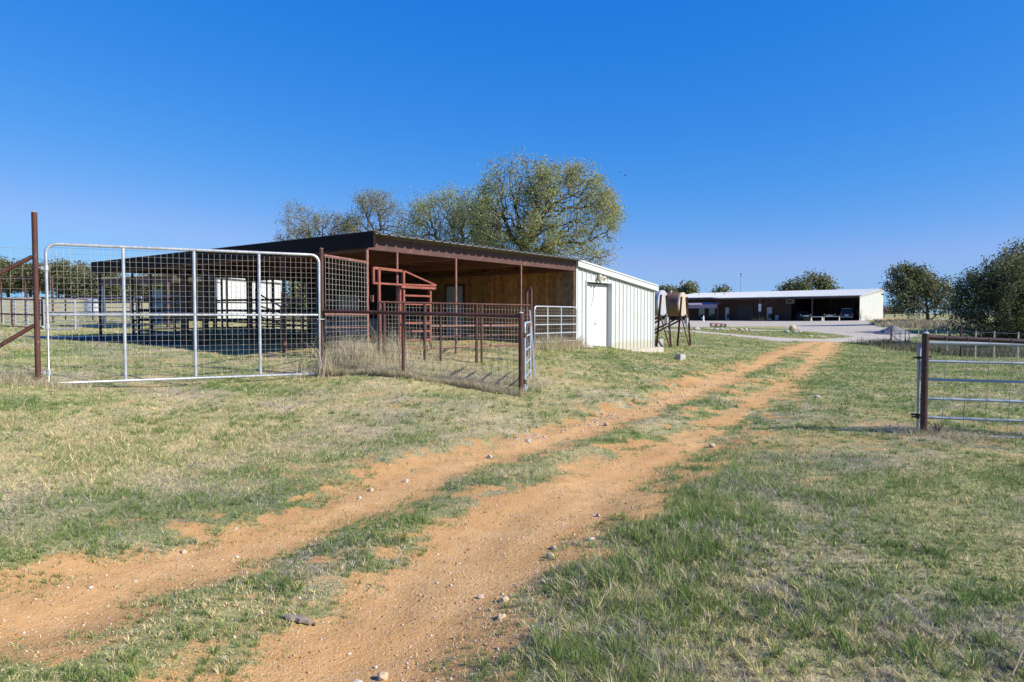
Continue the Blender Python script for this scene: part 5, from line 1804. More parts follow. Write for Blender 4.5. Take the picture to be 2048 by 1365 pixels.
# awning
s0, s1 = bay_s(1437, 0), BL - .2
aw = MB()
aw.prism([Bp(s0, 1.55, 3.05), Bp(s0, -.15, 2.62), Bp(s0, -.15, 2.58), Bp(s0, 1.55, 3.0)], bg * (s1 - s0))
aw.obox(Bp(s0, -.19, 2.02), bg * (s1 - s0), bk * .04, UP * .62)
aw.build('awning', M['awning'], t)

# white notice board hung on the porch post
p = Bp(14.72, -.41, 1.45)
t = thing('notice_sign', 'white two part notice sign hung on the porch post of the barn', 'sign', p)
for z in (0, .62):
    s_ = MB().obox(p + UP * z, bg * -.40 + UP * 0, -bk * .03, UP * .56).build('plate', M['signwhite'], t)
    mb = MB()
    for i in range(3):
        mb.obox(p + UP * (z + .1 + .14 * i) - bg * .06 - bk * .031, bg * -.28, -bk * .004, UP * .035)
    mb.build('lettering', M['bluegrey'], s_)

# thin mast behind the barn
b_ = on(1481, 0, 135)
t = thing('radio_mast', 'thin radio mast with a small tip, rising behind the barn roof', 'mast', b_)
zt = at(1481, 548.5, 135)[2]
MB().frustum(b_, V(b_[0], b_[1], zt), .09, .05, 8).build('pole', M['block'], t)
MB().ball(V(b_[0], b_[1], zt), .16, 8, 6).tube(V(b_[0] - .2, b_[1], zt - .5), V(b_[0] + .2, b_[1], zt - .5), .03, 5).build('antenna', M['blackmetal'], t)
b_ = on(1774, 0, 150)
t = thing('utility_pole', 'small dark pole on the horizon right of the barn end wall', 'pole', b_)
MB().frustum(b_ - UP * .3, V(b_[0], b_[1], at(1774, 617, 150)[2]), .16, .12, 8).build('pole', M['bark'], t)
MB().obox(V(b_[0] - .5, b_[1] - .05, at(1774, 619, 150)[2]), V(1, 0, 0), V(0, .1, 0), UP * .12).build('crossarm', M['bark'], t)


# ------------------------------------------------------------------ vehicles in the bays
def car(label, name, s, k, heading, W, L, H, paint, hood, rear_view, cat):
    """body lofted from side profiles; heading is the unit vector towards its front"""
    base = Bp(s, k); base = V(base[0], base[1], gz(base[0], base[1]))
    f = unit(heading); r = V(f[1], -f[0], 0)
    t = thing(name, label, cat, base)
    P = lambda x, y, z: base + f * x + r * y + UP * z
    w = W / 2
    c = .30
    mb = MB()
    # lower body, narrower at the sill and the shoulder
    prof = [(-L / 2, .45), (-L / 2 + .06, .92), (L / 2 - .08, .88), (L / 2, .45)] if not hood else [(-L / 2, .45), (-L / 2 + .05, .98), (L * .2, .98), (L / 2 - .12, .86), (L / 2, .5)]
    secs = []
    for y in (-w, -w + .05, w - .05, w):
        inset = .05 if abs(y) == w else 0
        secs.append([P(x * (1 - inset * .3), y, z - (inset if z > .6 else -inset)) for x, z in [(-L / 2 + .1, c)] + prof + [(L / 2 - .1, c)]])
    n = len(secs[0]); vs = [p for s_ in secs for p in s_]
    fs = [(i * n + j, i * n + (j + 1) % n, (i + 1) * n + (j + 1) % n, (i + 1) * n + j) for i in range(3) for j in range(n)]
    fs += [tuple(range(n)), tuple(range(3 * n, 4 * n))[::-1]]
    mb.add(vs, fs)
    mb.build('body', M[paint], t, bevel=.03)
    # cabin
    x0, x1 = (-L / 2 + .12, L * .24) if hood else (-L / 2 + .1, L / 2 - 1.1)
    xt0, xt1 = (x0 + (.25 if hood else .12), x1 - .75)
    zb, zt = .93, H
    lo = [P(x0, -w + .06, zb), P(x1, -w + .06, zb), P(x1, w - .06, zb), P(x0, w - .06, zb)]
    hi = [P(xt0, -w + .22, zt), P(xt1, -w + .22, zt), P(xt1, w - .22, zt), P(xt0, w - .22, zt)]
    cb = MB().add(lo + hi, [(3, 2, 1, 0), (4, 5, 6, 7), (0, 1, 5, 4), (1, 2, 6, 5), (2, 3, 7, 6), (3, 0, 4, 7)]).build('cabin', M[paint], t, bevel=.04)
    # window panes set a little proud of the cabin
    L4 = lambda a, b, cc, d, u0, u1, v0, v1: [(a * (1 - u) + b * u) * (1 - v) + (d * (1 - u) + cc * u) * v for u, v in ((u0, v0), (u1, v0), (u1, v1), (u0, v1))]
    for nm, (i, j) in (('rear_window', (3, 0)), ('side_window', (0, 1)), ('windscreen', (1, 2)), ('side_window', (2, 3))):
        quad = L4(lo[i], lo[j], hi[j], hi[i], .08, .92, .12, .88)
        nr = unit(np.cross(quad[1] - quad[0], quad[3] - quad[0]))
        if np.dot(nr, quad[0] - base - UP * 1.2) < 0: nr = -nr
        MB().prism([p + nr * .002 for p in quad], nr * .012).build(nm, M['carglass'], t)
    for x in (-L * .31, L * .31):
        for y in (-w + .1, w - .1):
            o = P(x, y, .34)
            wh = MB().tube(o - r * .11, o + r * .11, .34, 18).build('wheel', M['black'], t, True)
            MB().tube(o - r * .115, o + r * .115, .19, 12).build('rim', M['chrome'], wh, True)
    e = -L / 2 if rear_view else L / 2
    sg = -1 if rear_view else 1
    MB().obox(P(e, -w + .05, .42), r * (W - .1), f * .12 * sg, UP * .2).build('bumper', M['block'] if rear_view else M[paint], t, bevel=.03)
    for y in (-w + .08, w - .26):
        MB().obox(P(e + .0 * sg, y, .78), r * .18, f * .05 * sg, UP * (.32 if rear_view else .16)).build('tail_lamp' if rear_view else 'headlight', M['redlamp'] if rear_view else M['chrome'], t)
    MB().obox(P(e, -.26, .70), r * .52, f * .03 * sg, UP * .15).build('number_plate', M['signwhite'], t)
    if rear_view:
        MB().obox(P(xt0 - .12, -w + .26, zt - .02), r * (W - .52), f * 1.2, UP * .05).build('roof_spoiler', M['block'], t)
    else:
        MB().obox(P(e, -.5, .62), r * 1.0, f * .04, UP * .2).build('grille', M['chrome'], t)
    return t


car('dark green estate car parked tail out in the bay beside the cream wall', 'parked_car', bay_s(1694.5, 2.8), 2.8, bk * .95 + bg * .2, 1.85, 4.5, 1.78, 'suvpaint', True, True, 'car')
car('dark blue car parked nose out beside the bay post, chrome lights showing', 'parked_car', bay_s(1604, 3.6), 3.6, -bk * .9 - bg * .55, 1.8, 4.4, 1.5, 'carpaint', True, False, 'car')
car('black pickup sized car deep in the shade behind the pale hitching rail', 'parked_car', bay_s(1668, 7.5), 7.5, -bk, 1.9, 4.6, 1.75, 'blackmetal', True, False, 'car')

# pale hitching rails before the bays
for i, (u0, u1, lab) in enumerate(((1622.5, 1644.5, 'left one of two pale pipe rails standing in front of the vehicle bays'), (1647.5, 1678.5, 'right one of two pale pipe rails, just left of the dark green car'))):
    a_, b_ = on(u0, 0, 99.5), on(u1, 0, 98)
    t = thing('hitching_rail', lab, 'hitching rail', (a_ + b_) / 2, 'pale rails in front of the vehicle bays')
    d_ = unit(b_ - a_)
    H_ = .68
    MB().bar(a_ + UP * H_, b_ + UP * H_, .10, .12).build('top_rail', M['palecream'], t)
    for q in (a_, b_):
        for sg in (-.10, .10):
            MB().bar(q + V(d_[1], -d_[0], 0) * sg * 1.6 - UP * .05, q + UP * (H_ - .05), .09, .09, up=d_).build('leg', M['palecream'], t)
t = thing('trash_bin', 'dark round rubbish bin on the barn porch right of the white door', 'trash can', Bp(bay_s(1554, 2.4), 2.4))
q = Bp(bay_s(1554, 2.4), 2.4)
MB().frustum(q, q + UP * .85, .28, .34, 16).build('body', M['bluegrey'], t, True)
MB().frustum(q + UP * .85, q + UP * .95, .37, .2, 16).build('lid', M['blackmetal'], t, True)


def chair(label, u, k, face):
    q = Bp(bay_s(u, k), k)
    t = thing('porch_chair', label, 'chair', q, 'chairs on the barn porch')
    f = unit(face); r = V(-f[1], f[0], 0)
    MB().obox(q - r * .3 - f * .3 + UP * .40, r * .6, f * .6, UP * .06).build('seat', M['blackmetal'], t)
    MB().obox(q - r * .3 - f * .33 + UP * .46, r * .6, f * .05, UP * .6).build('backrest', M['blackmetal'], t)
    for a in (-.26, .26):
        for b in (-.26, .26):
            MB().tube(q + r * a + f * b, q + r * a + f * b + UP * .4, .025, 6).build('leg', M['blackmetal'], t)
        MB().obox(q + r * (a - .03) - f * .3 + UP * .62, r * .06, f * .58, UP * .04).build('armrest', M['blackmetal'], t)


chair('dark porch chair below the left porch window of the barn', 1402, 1.8, -bk)
chair('dark porch chair below the right porch window of the barn', 1424, 1.7, -bk)
chair('dark porch chair in front of the left porch door of the barn', 1454, 1.9, -bk + bg * .4)
chair('blue grey porch chair at the foot of the white barn door', 1539, 2.3, -bk)
q = Bp(bay_s(1412, 1.7), 1.7)
t = thing('porch_table', 'low dark table between the two porch windows of the barn', 'table', q)
MB().tube(q + UP * .66, q + UP * .72, .6, 16).build('table_top', M['bluegrey'], t)
for a in (0, 2.1, 4.2):
    MB().tube(q + V(math.cos(a) * .4, math.sin(a) * .4, 0), q + V(math.cos(a) * .3, math.sin(a) * .3, .66), .03, 6).build('leg', M['blackmetal'], t)
b_ = on(1407, 0, 110)
t = thing('garden_figure', 'small white upright ornament on the gravel before the barn porch', 'ornament', b_)
MB().frustum(b_, b_ + UP * .35, .16, .10, 10).ball(b_ + UP * .5, .15, 10, 8, (1, 1, 1.5)).ball(b_ + UP * .8, .09, 8, 6).bar(b_ + V(-.3, 0, .45), b_ + V(0, 0, .55), .08, .08).build('figure', M['signwhite'], t, True)

# ------------------------------------------------------------------ yard furniture and stones
b0, b1 = on(1421, 0, 72), on(1452, 0, 72)
b_ = (b0 + b1) / 2
t = thing('picnic_bench', 'low red brown wooden bench with three open spans on the gravel yard', 'bench', b_)
hz = (655.5 - 648.5) / FPX * 72
MB().obox(b0 + V(0, -.18, hz - .09), b1 - b0, V(0, .40, 0), UP * .09).build('seat', M['tablewood'], t)
MB().obox(b0 + V(0, -.04, .02), b1 - b0, V(0, .1, 0), UP * .10).build('stretcher', M['tablewood'], t)
for f in (0, .34, .67, .93):
    p = b0 + (b1 - b0) * f
    MB().obox(p + V(0, -.16, -.03), V(.12, 0, 0), V(0, .36, 0), UP * (hz - .06)).build('leg', M['tablewood'], t)


def boulder(label, u, v, w, h, mat, seed, name='boulder', cat='boulder', group='boulders on the grass island'):
    p = gp(u, v)
    r = np.random.default_rng(seed)
    s = p[1] / FPX
    V2 = list(IV); F2 = []; ed = {}
    def mid(i, j):
        k_ = (min(i, j), max(i, j))
        if k_ not in ed:
            ed[k_] = len(V2); V2.append(unit(V2[i] + V2[j]))
        return ed[k_]
    for f in IF:
        a_, b_, c_ = mid(f[0], f[1]), mid(f[1], f[2]), mid(f[2], f[0])
        F2 += [(f[0], a_, c_), (a_, f[1], b_), (c_, b_, f[2]), (a_, b_, c_)]
    A = np.array(V2) * (1 + r.normal(0, .09, len(V2)))[:, None]
    for _ in range(7):
        n_ = unit(r.normal(0, 1, 3)); A = A - np.outer(np.maximum(A @ n_ - r.uniform(.6, .85), 0), n_)
    A = A / np.abs(A).max(0) * np.array((w * s / 2, w * s / 2 * r.uniform(.5, .9), h * s / 2))
    z = gz(*p)
    mb = MB().add(A + V(p[0], p[1], z + h * s / 2 * .86), F2)
    return tag(mb.build(name, M[mat]), label, cat, group)


boulder('round tan boulder on top of the dark stone group on the grass island', 1585, 662, 15, 13, 'stonetan', 1)
boulder('dark flat stone at the left of the stone group on the grass island', 1573, 666, 12, 7, 'block', 2)
boulder('square grey stone at the front right of the tan boulder', 1591, 667, 12, 6, 'block', 3)
boulder('grey stone slab at the right end of the stone group', 1600, 667, 9, 6, 'concrete', 4)
boulder('tan stone left of the orange stone, right of the red bench', 1466, 661.5, 11, 6, 'stonetan', 5)
boulder('orange stone in the row right of the red bench', 1480, 661.5, 12, 6, 'stonetan', 6)
boulder('white square stone in the row right of the red bench', 1492, 661.5, 7, 6, 'stonewhite', 7)
boulder('white leaning stone, last in the row right of the red bench', 1500, 662.5, 6, 6, 'stonewhite', 8)
boulder('dark stone block below the red bench, left one', 1431, 661.5, 14, 6, 'block', 9)
boulder('dark stone block below the red bench, right one', 1443, 661.5, 9, 6, 'block', 10)
boulder('grey rock lying behind the legs of the fuel tanks', 1393, 661.5, 16, 8, 'block', 11)
boulder('dark rock left of the grey one behind the fuel tanks', 1381, 661.5, 9, 7, 'stonegrey', 12)
boulder('flat pale stone lying in the right part of the grass island', 1645, 675, 20, 3, 'stonewhite', 13)
boulder('small flat pale stone left of the larger flat one on the grass island', 1621, 674, 11, 3, 'stonewhite', 14)
boulder('pale broken stone under the first brown post of the right fence', 1805, 689, 10, 5, 'stonewhite', 15, group='pale stones by the right fence')
boulder('pale flat stone left of the first brown post of the right fence', 1755, 689, 9, 3, 'stonewhite', 16, group='pale stones by the right fence')

# gravel pile
p = gp(1787, 668)
s = p[1] / FPX
rr_ = 36 * s; hh_ = 17 * s
nr, na = 14, 40
vs = []
rg = np.random.default_rng(3)
for i in range(nr + 1):
    f = i / nr
    for j in range(na):
        a = 2 * math.pi * j / na
        rad = rr_ * f * (1 + .12 * math.sin(3 * a + 1) + .05 * rg.normal())
        x, y = p[0] + rad * math.cos(a), p[1] + rad * math.sin(a) * .8
        z = gz(x, y) - .05 if i == nr else gz(x, y) + hh_ * (max(0, 1 - f) ** 1.05) * (1 + .03 * rg.normal())
        if i == 0: z = gz(p[0], p[1]) + hh_ * .93
        vs.append(V(x, y, z))
fs = [(i * na + j, (i + 1) * na + j, (i + 1) * na + (j + 1) % na, i * na + (j + 1) % na) for i in range(nr) for j in range(na)]
tag(MB().add(vs, fs).build('gravel_pile', M['gravelpile'], None, True), 'cone shaped pile of dark blue grey gravel at the end of the yard', 'gravel pile')


# ------------------------------------------------------------------ fuel tanks on stands
def fuel_tank(label, cu, cv, Y, diam, mat_end, mat_body, base_v):
    c = at(cu, cv, Y)
    ax = unit(V(-.80, .60, 0))            # the tank runs back from the visible end
    sd_ = V(-ax[1], ax[0], 0)
    if sd_[1] > 0: sd_ = -sd_             # sideways, towards the camera
    Lt = 2.2
    g = gz(c[0], c[1])
    t = thing('fuel_tank', label, 'fuel tank', V(c[0], c[1], g))
    r = diam / 2
    body = MB()
    body.tube(c + ax * .05, c + ax * Lt, r, 32)
    body.build('body', M[mat_body], t, True)
    MB().tube(c - ax * .03, c + ax * .05, r * 1.012, 32).build('end_plate', M[mat_end], t, True)
    MB().tube(c + ax * .6 + UP * (r - .01), c + ax * .6 + UP * (r + .12), .06, 10).build('filler_cap', M[mat_end], t, True)
    # angle iron legs, splayed, along both ends
    for k in (-.075, Lt + .04):
        o = c + ax * k
        for sg in (-1, 1):
            foot = o + sd_ * sg * r * 1.3; foot[2] = gz(foot[0], foot[1]) - .05
            top = o + sd_ * sg * r * .50 + UP * r * .62
            MB().bar(foot, top, .085, .02, up=ax).bar(foot + sd_ * sg * .045, top + sd_ * sg * .045, .018, .09, up=ax).build('leg', M['rustdark'] if sg < 0 else M['rust'], t)
        f0 = o - sd_ * r * 1.1; f0[2] = gz(f0[0], f0[1]) + .03
        MB().bar(o + sd_ * r * .75 - UP * r * .9, f0, .085, .02, up=ax).build('cross_brace', M['rustdark'], t)
    for sg in (-1, 1):
        p = c + sd_ * sg * r * .70 - UP * r * 1.12
        q = c + ax * Lt + sd_ * sg * r * .78
        q[2] = gz(q[0], q[1]) + .1
        MB().bar(p, q, .07, .07).build('side_brace', M['blackmetal'], t)
    # filter canister, pipe and hose
    h = c - ax * .12 + sd_ * -r * .35 - UP * (r + .10)
    MB().tube(h + UP * .18, h + UP * .02, .022, 8).tube(h + UP * .02, h - UP * .24, .075, 14).tube(h - UP * .24, h - UP * .5, .02, 8).build('filter', M['tanksilver'], t, True)
    pts = []
    for a in np.linspace(0, 1, 16):
        x = h + UP * .05 - ax * .05 - sd_ * (.32 * math.sin(a * math.pi)) * 1.0 - UP * (a * 1.05 if a < .7 else .735 - (a - .7) * .4) + sd_ * .1 * a
        pts.append(x)
    MB().path(pts, .018, 6).build('hose', M['black'], t, True)
    pts = [h + UP * .1 + sd_ * (.34 * math.sin(a * math.pi)) - UP * (.5 * a) - ax * .03 for a in np.linspace(0, 1, 12)]
    MB().path(pts, .016, 6).build('hose', M['black'], t, True)
    return t


fuel_tank('left fuel tank with a silver end plate, just right of the white room', 1325, 606, 30.0, 1.10, 'tanksilver', 'bluegrey', 694)
fuel_tank('right fuel tank with a peeling cream end plate and rusty body, on splayed rusty legs', 1365.5, 609, 32.0, 1.10, 'tankcream', 'tankrust', 694)


def cinder(label, u, v, Y, rot, L=.40, W=.2, H=.19):
    p = on(u, v, Y)
    a = V(math.cos(rot), math.sin(rot), 0); b = V(-a[1], a[0], 0)
    t = thing('cinder_block', label, 'concrete block', p)
    mb = MB()
    o = p - a * L / 2 - b * W / 2 - UP * .01
    mb.obox(o, a * L, b * .035, UP * H).obox(o + b * (W - .035), a * L, b * .035, UP * H)
    for k in (0, (L - .035) / 2, L - .035):
        mb.obox(o + a * k + b * .0355, a * .035, b * (W - .071), UP * H)
    mb.build('block', M['block'], t, bevel=.004)
    MB().obox(o + a * .036 + b * .036, a * (L - .072), b * (W - .072), UP * .03).build('core_web', M['block'], t)


cinder('grey concrete block lying alone on the grass in front of the fuel tanks', 1361.5, 719, 22.0, .75, .29, .2, .2)
cinder('grey concrete block standing on the slab corner of the white room', 1316, 690, 30.5, .6, .4, .3, .36)

# ------------------------------------------------------------------ right hand gate and fences
rg0 = at(1847, 866, 9.28); rg0[2] = gz(rg0[0], rg0[1])
tp = at(1845, 664, 9.28)[2]
rail0 = at(1847, 675, 9.28)
rdx = unit(V(rdir[0], rdir[1], 0))
rail1 = at(2048, 683.5, 9.28 + rdx[1] / rdx[0] * (xat(2048, 9.28) - rail0[0]))
rv = (rail1 - rail0)
t = thing('pipe_fence', 'dark rusty pipe fence with thick top rail and hanging wire at the right edge', 'pipe fence', rg0)
MB().tube(rg0 - UP * .35, V(rg0[0], rg0[1], tp - .025), .0445, 16).build('post', M['rustdark'], t, True)
MB().ball(V(rg0[0], rg0[1], tp - .025), .0445, 14, 6, (1, 1, .6)).build('cap', M['concrete'], t, True)
MB().tube(rail0 + rv * .03, rail0 + rv * 2.1, .034, 14).build('top_rail', M['rustdark'], t, True)
e_ = rail0 + rv * 2.1; eg = gz(e_[0], e_[1])
MB().tube(V(e_[0], e_[1], eg - .3), e_ + UP * .05, .0445, 14).build('post', M['rustdark'], t, True)
fr = V(0, -.036, 0)
mb = MB()
fl0 = V(rail0[0], rail0[1], gz(rail0[0], rail0[1]))
LLn = np.linalg.norm(rv[:2]) * 2.1
u_ = unit(rv * V(1, 1, 0))
slope = rv[2] / np.linalg.norm(rv[:2])
for k in range(1, int(LLn / .262) + 1):
    x = .262 * k
    p = rail0 + u_ * x + UP * slope * x
    b_ = V(p[0], p[1], gz(p[0], p[1]) - .03)
    mb.path([p + fr + UP * .03, p + fr * .9, (p + b_) / 2 + fr + u_ * (-.02 + RNG.normal(0, .006)), b_ + fr - u_ * .045], .0034, 5)
for h in (.10, .26, .45, .66, .90, 1.02):
    mb.path([fl0 + UP * (h + .0) + fr, rail0 * V(1, 1, 0) + u_ * LLn * .5 + UP * (fl0[2] + h + slope * LLn * .5 - .01) + fr, rail0 * V(1, 1, 0) + u_ * LLn + UP * (fl0[2] + h + slope * LLn) + fr], .0026, 5)
mb.build('wire_mesh', M['fencewire'], t)
mb = MB()
mb.tube(V(rg0[0] - .09, rg0[1] + .05, rg0[2] + 1.02), V(rg0[0] + .09, rg0[1] + .0, rg0[2] + 1.04), .012, 6)
mb.tube(V(rg0[0] - .12, rg0[1] + .1, rg0[2] + .235), V(rg0[0] + .05, rg0[1] + .05, rg0[2] + .235), .016, 6)
mb.build('hinge_bolt', M['blackmetal'], t)
# gate folded open behind the fence
gt0 = at(1835, 866, 9.42)
gtop = at(1870, 686, 9.42)[2]; gbot = at(1870, 868.5, 9.42)[2]
gh = gtop - gbot
t = thing('farm_gate', 'grey blue six bar gate standing open behind the dark rusty fence at the right', 'gate', V(gt0[0], gt0[1], gz(gt0[0], gt0[1])))
u2 = unit(V(rdir[0], rdir[1], 0)); up2 = UP
sl_ = V(u2[0], u2[1], (at(2048, 690, 9.42 + u2[1] / u2[0] * (xat(2048, 9.4) - gt0[0]))[2] - gtop) / (xat(2048, 9.4) - xat(1870, 9.42)) * u2[0])
sl_ = unit(sl_)
go2 = V(gt0[0], gt0[1], gbot - .0)
GLn = 3.0
MB().path(rrect(go2, sl_, GLn, gh, .12, corners=(0, 0, 1, 1), n=7), .0255, 12, closed=True).build('frame', M['greysteel'], t, True)
for v_ in (722.5, 759, 797, 834.5):
    h = at(1870, v_, 9.42)[2] - gbot
    MB().tube(go2 + UP * h + sl_ * .02, go2 + UP * h + sl_ * (GLn - .02), .0185, 10).build('bar', M['greysteel'], t, True)
for h in (.24, 1.06):
    q = go2 + UP * h
    MB().tube(q - UP * .02, q + UP * .02, .031, 10).tube(q - u2 * .08, q + u2 * .03, .012, 6).build('hinge', M['blackmetal'], t, True)

# post and wire fence beyond the right field
t0 = on(1783, 0, 54)
t = thing('wire_fence', 'post and wire fence with white steel posts crossing below the dark thicket at the right', 'wire fence', t0)
posts = [(1783, 54, 657, 'rustdark', .06), (1791, 51.5, 660, 'whitetrim', .02), (1801, 49, 660.5, 'whitetrim', .02), (1811, 47, 660, 'whitetrim', .02), (1821, 45, 660, 'whitetrim', .025), (1838, 42, 660, 'whitetrim', .022), (1855.5, 39.5, 660, 'whitetrim', .022),
         (1873, 37.2, 660.5, 'whitetrim', .022), (1896, 34.8, 662.5, 'whitetrim', .022), (1923, 32.2, 658.5, 'rustdark', .045), (1953, 29.6, 662.5, 'whitetrim', .022), (1990, 27.0, 662.5, 'whitetrim', .022), (2038, 24.0, 664.5, 'whitetrim', .022), (2100, 21.5, 666, 'whitetrim', .022)]
tops = []
for u, Y, vt, m_, r_ in posts:
    p = on(u, 0, Y); z = at(u, vt, Y)[2]
    mb = MB()
    if m_ == 'whitetrim':
        lean_ = .10 if u == 1821 else 0
        mb.bar(p - UP * .2, V(p[0] - lean_, p[1], z), .05, .012, up=(0, 1, 0)).bar(p - UP * .2 + V(0, .013, 0), V(p[0] - lean_, p[1] + .013, z), .014, .035, up=(0, 1, 0))
        pp = mb.build('post', M['tpost'], t)
    else:
        mb.tube(p - UP * .3, V(p[0], p[1], z), r_, 10)
        pp = mb.build('post', M[m_], t, True)
    tops.append((p, z))
mb = MB()
for f in (.12, .32, .55, .78, .95):
    mb.path([V(p[0], p[1] - .03, p[2] + (z - p[2]) * f) for p, z in tops], .008, 4)
mb.build('wires', M['wire'], t)
p, z = tops[0]
p2 = on(1812, 0, 48)
MB().tube(V(p[0], p[1], z - .5), p2, .035, 8).build('brace', M['rustdark'], t, True)
MB().tube(p2 - UP * .2, p2 + UP * .55, .035, 8).build('post', M['rustdark'], t, True)
b_ = on(1899, 0, 41)
t = thing('brace_post', 'dark braced post standing in the shade left of the thicket', 'fence post', b_)
zt = at(1899, 656, 41)[2]
MB().tube(b_ - UP * .3, V(b_[0], b_[1], zt), .055, 10).build('post', M['blackmetal'], t, True)
q = on(1914, 0, 39.5)
MB().tube(V(b_[0], b_[1], zt - .35), q + UP * .5, .04, 8).build('brace', M['blackmetal'], t, True)
# far fence right of the barn
t = thing('wire_fence', 'dark post fence on the horizon field between the barn and the spreading oak', 'wire fence', on(1790, 0, 118))
mb = MB()
for u in (1768, 1790, 1846, 1880):
    p = on(u, 0, 118)
    MB().tube(p - UP * .2, p + UP * 1.6, .08, 8).build('post', M['blackmetal'], t)
for h in (.4, .8, 1.2, 1.5):
    mb.path([on(u, 0, 118) + UP * h for u in (1768, 1790, 1846, 1900)], .022, 4)
mb.build('wires', M['rustwire'], t)

# ------------------------------------------------------------------ little things in the foreground
p = gp(598, 1232)
mb = MB(); mb.col = None
ux = V(.98, -.18, 0)
r_ = np.random.default_rng(9)
prof = []
for i in range(13):
    f = i / 12
    w = .032 * math.sin(math.pi * min(max(f, .04), .97)) ** .6 * (1 + r_.normal(0, .12))
    prof.append((V(p[0], p[1], 0) + ux * (f - .5) * .20 + V(0, r_.normal(0, .004), 0), w))
vs = []
for c_, w in prof:
    z = gz(c_[0], c_[1])
    for a in np.linspace(0, 2 * math.pi, 9)[:-1]:
        vs.append(c_ + V(ux[1], -ux[0], 0) * math.cos(a) * w + UP * (z + .012 + .018 * math.sin(a) * (w / .03) + r_.normal(0, .002)))
fs = [(i * 8 + j, i * 8 + (j + 1) % 8, (i + 1) * 8 + (j + 1) % 8, (i + 1) * 8 + j) for i in range(12) for j in range(8)] + [tuple(range(8))[::-1], tuple(range(96, 104))]
tag(mb.add(vs, fs).build('bark_piece', M['stick'], None, True), 'weathered grey piece of bark lying between the two ruts near the camera', 'bark')
a_ = gp(2006, 1328); b_ = gp(2060, 1356); c_ = gp(2024, 1372); d_ = gp(2058, 1326)
mb = MB()
h = lambda q, z: V(q[0], q[1], gz(*q) + z)
mb.path([h(a_, .06), h((a_ + b_) / 2, .075), h(b_, .06)], .0042, 6)
mb.path([h(c_, .04), h((c_ + d_) / 2, .085), h(d_, .11)], .0038, 6)
tag(mb.build('dead_twig', M['stick'], None, True), 'bleached crossing twigs in the grass at the lower right corner', 'twig')
a_ = gp(2002, 1300); q = gp(2003, 1290)
mb = MB().path([h(a_, 0), h(a_, .09), h(a_, .17)], .0035, 5)
tag(mb.build('weed_stalk', M['stonegrey'], None, True), 'single dark dry stalk standing above the crossing twigs', 'stalk')

for (u, v, Y, sc, lab) in ((1251, 351, 62, .10, 'larger dark speck of a bird in the sky right of the big oak'), (1238.5, 345, 70, .07, 'smaller faint bird in the sky just left of the larger one')):
    c = at(u, v, Y)
    t = thing('bird', lab, 'bird', c, 'birds in flight')
    MB().ball(c, sc * .55, 8, 6, (1.6, .7, .7)).ball(c + V(sc * .95, 0, .02), sc * .25, 6, 5).frustum(c - V(sc * .6, 0, 0), c - V(sc * 1.4, 0, .0), sc * .25, sc * .3, 6).build('body', M['bird'], t, True)
    for sg in (-1, 1):
        MB().prism([c + V(sc * .4, 0, .03), c + V(sc * .2, sg * sc * 1.3, sc * .6), c + V(-sc * .2, sg * sc * 2.3, sc * .45), c + V(-sc * .4, 0, .03)], V(0, 0, .012)).build('wing', M['bird'], t)

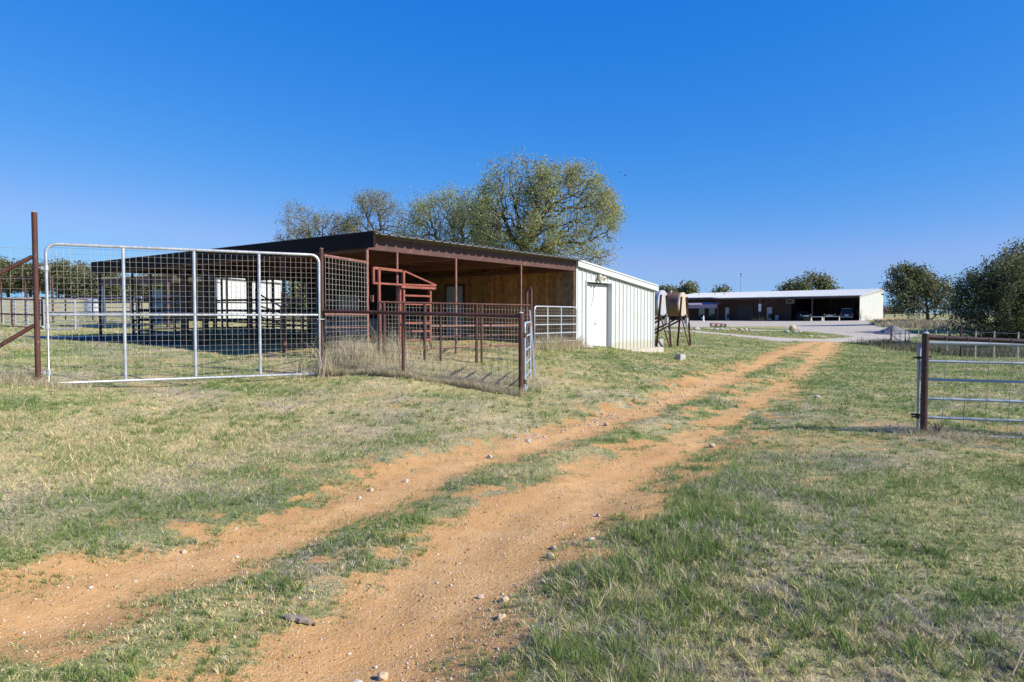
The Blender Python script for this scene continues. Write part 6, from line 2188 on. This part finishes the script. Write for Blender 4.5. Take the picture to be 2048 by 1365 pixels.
# ------------------------------------------------------------------ light
SKYC = ((.99, 2.08, .285), (.568, .80, .60), (.92, .32, 1.0))
SUN = unit(V(.92, -.39, 0)) * math.cos(R(SUN_EL)) + UP * math.sin(R(SUN_EL)) if 'SUN_EL' in globals() else unit(V(.92, -.39, 0)) * math.cos(R(33)) + UP * math.sin(R(33))
sl = bpy.data.lights.new('sun', 'SUN')
so = bpy.data.objects.new('sun', sl)
C.objects.link(so)
from mathutils import Vector
so.rotation_euler = Vector(-SUN).to_track_quat('-Z', 'Y').to_euler()
sl.energy = 4.7; sl.angle = R(.53); sl.color = (1.0, .925, .80)
so.location = (60, -30, 60)
w = bpy.data.worlds.new('World'); bpy.context.scene.world = w
w.use_nodes = True
nt = w.node_tree
bgn = nt.nodes['Background']
sky = nt.nodes.new('ShaderNodeTexSky'); sky.sky_type = 'NISHITA'; sky.sun_disc = False
sky.sun_elevation = R(33); sky.sun_rotation = math.atan2(SUN[0], SUN[1])
sky.altitude = 400; sky.air_density = 1.0; sky.dust_density = .25; sky.ozone_density = 3.0
# deepen the clear-sky blue: one power curve per colour channel of the sky texture
EXPO = .65
kk_ = .10 * 2 ** EXPO
sp3 = nt.nodes.new('ShaderNodeSeparateColor'); nt.links.new(sky.outputs['Color'], sp3.inputs[0])
cm3 = nt.nodes.new('ShaderNodeCombineColor')
for ch, (a_, p_, top_) in enumerate(SKYC):
    m1 = nt.nodes.new('ShaderNodeMath'); m1.operation = 'MULTIPLY'; m1.inputs[1].default_value = .10 * 2 ** .55
    nt.links.new(sp3.outputs[ch], m1.inputs[0])
    m2 = nt.nodes.new('ShaderNodeMath'); m2.operation = 'POWER'; m2.inputs[1].default_value = p_
    nt.links.new(m1.outputs[0], m2.inputs[0])
    m3 = nt.nodes.new('ShaderNodeMath'); m3.operation = 'MULTIPLY'; m3.inputs[1].default_value = a_ / kk_
    nt.links.new(m2.outputs[0], m3.inputs[0])
    m4 = nt.nodes.new('ShaderNodeMath'); m4.operation = 'SMOOTH_MIN'; m4.inputs[1].default_value = top_ / kk_; m4.inputs[2].default_value = .08 / kk_
    nt.links.new(m3.outputs[0], m4.inputs[0])
    nt.links.new(m4.outputs[0], cm3.inputs[ch])
nt.links.new(cm3.outputs[0], bgn.inputs['Color'])
bgn.inputs['Strength'].default_value = .10
sc = bpy.context.scene
sc.view_settings.view_transform = 'Standard'
sc.view_settings.look = 'None'
sc.view_settings.exposure = EXPO
sc.view_settings.gamma = 1.0
sc.view_settings.use_curve_mapping = False
sc.cycles.max_bounces = 8
sc.cycles.transparent_max_bounces = 8
sc.cycles.use_denoising = True
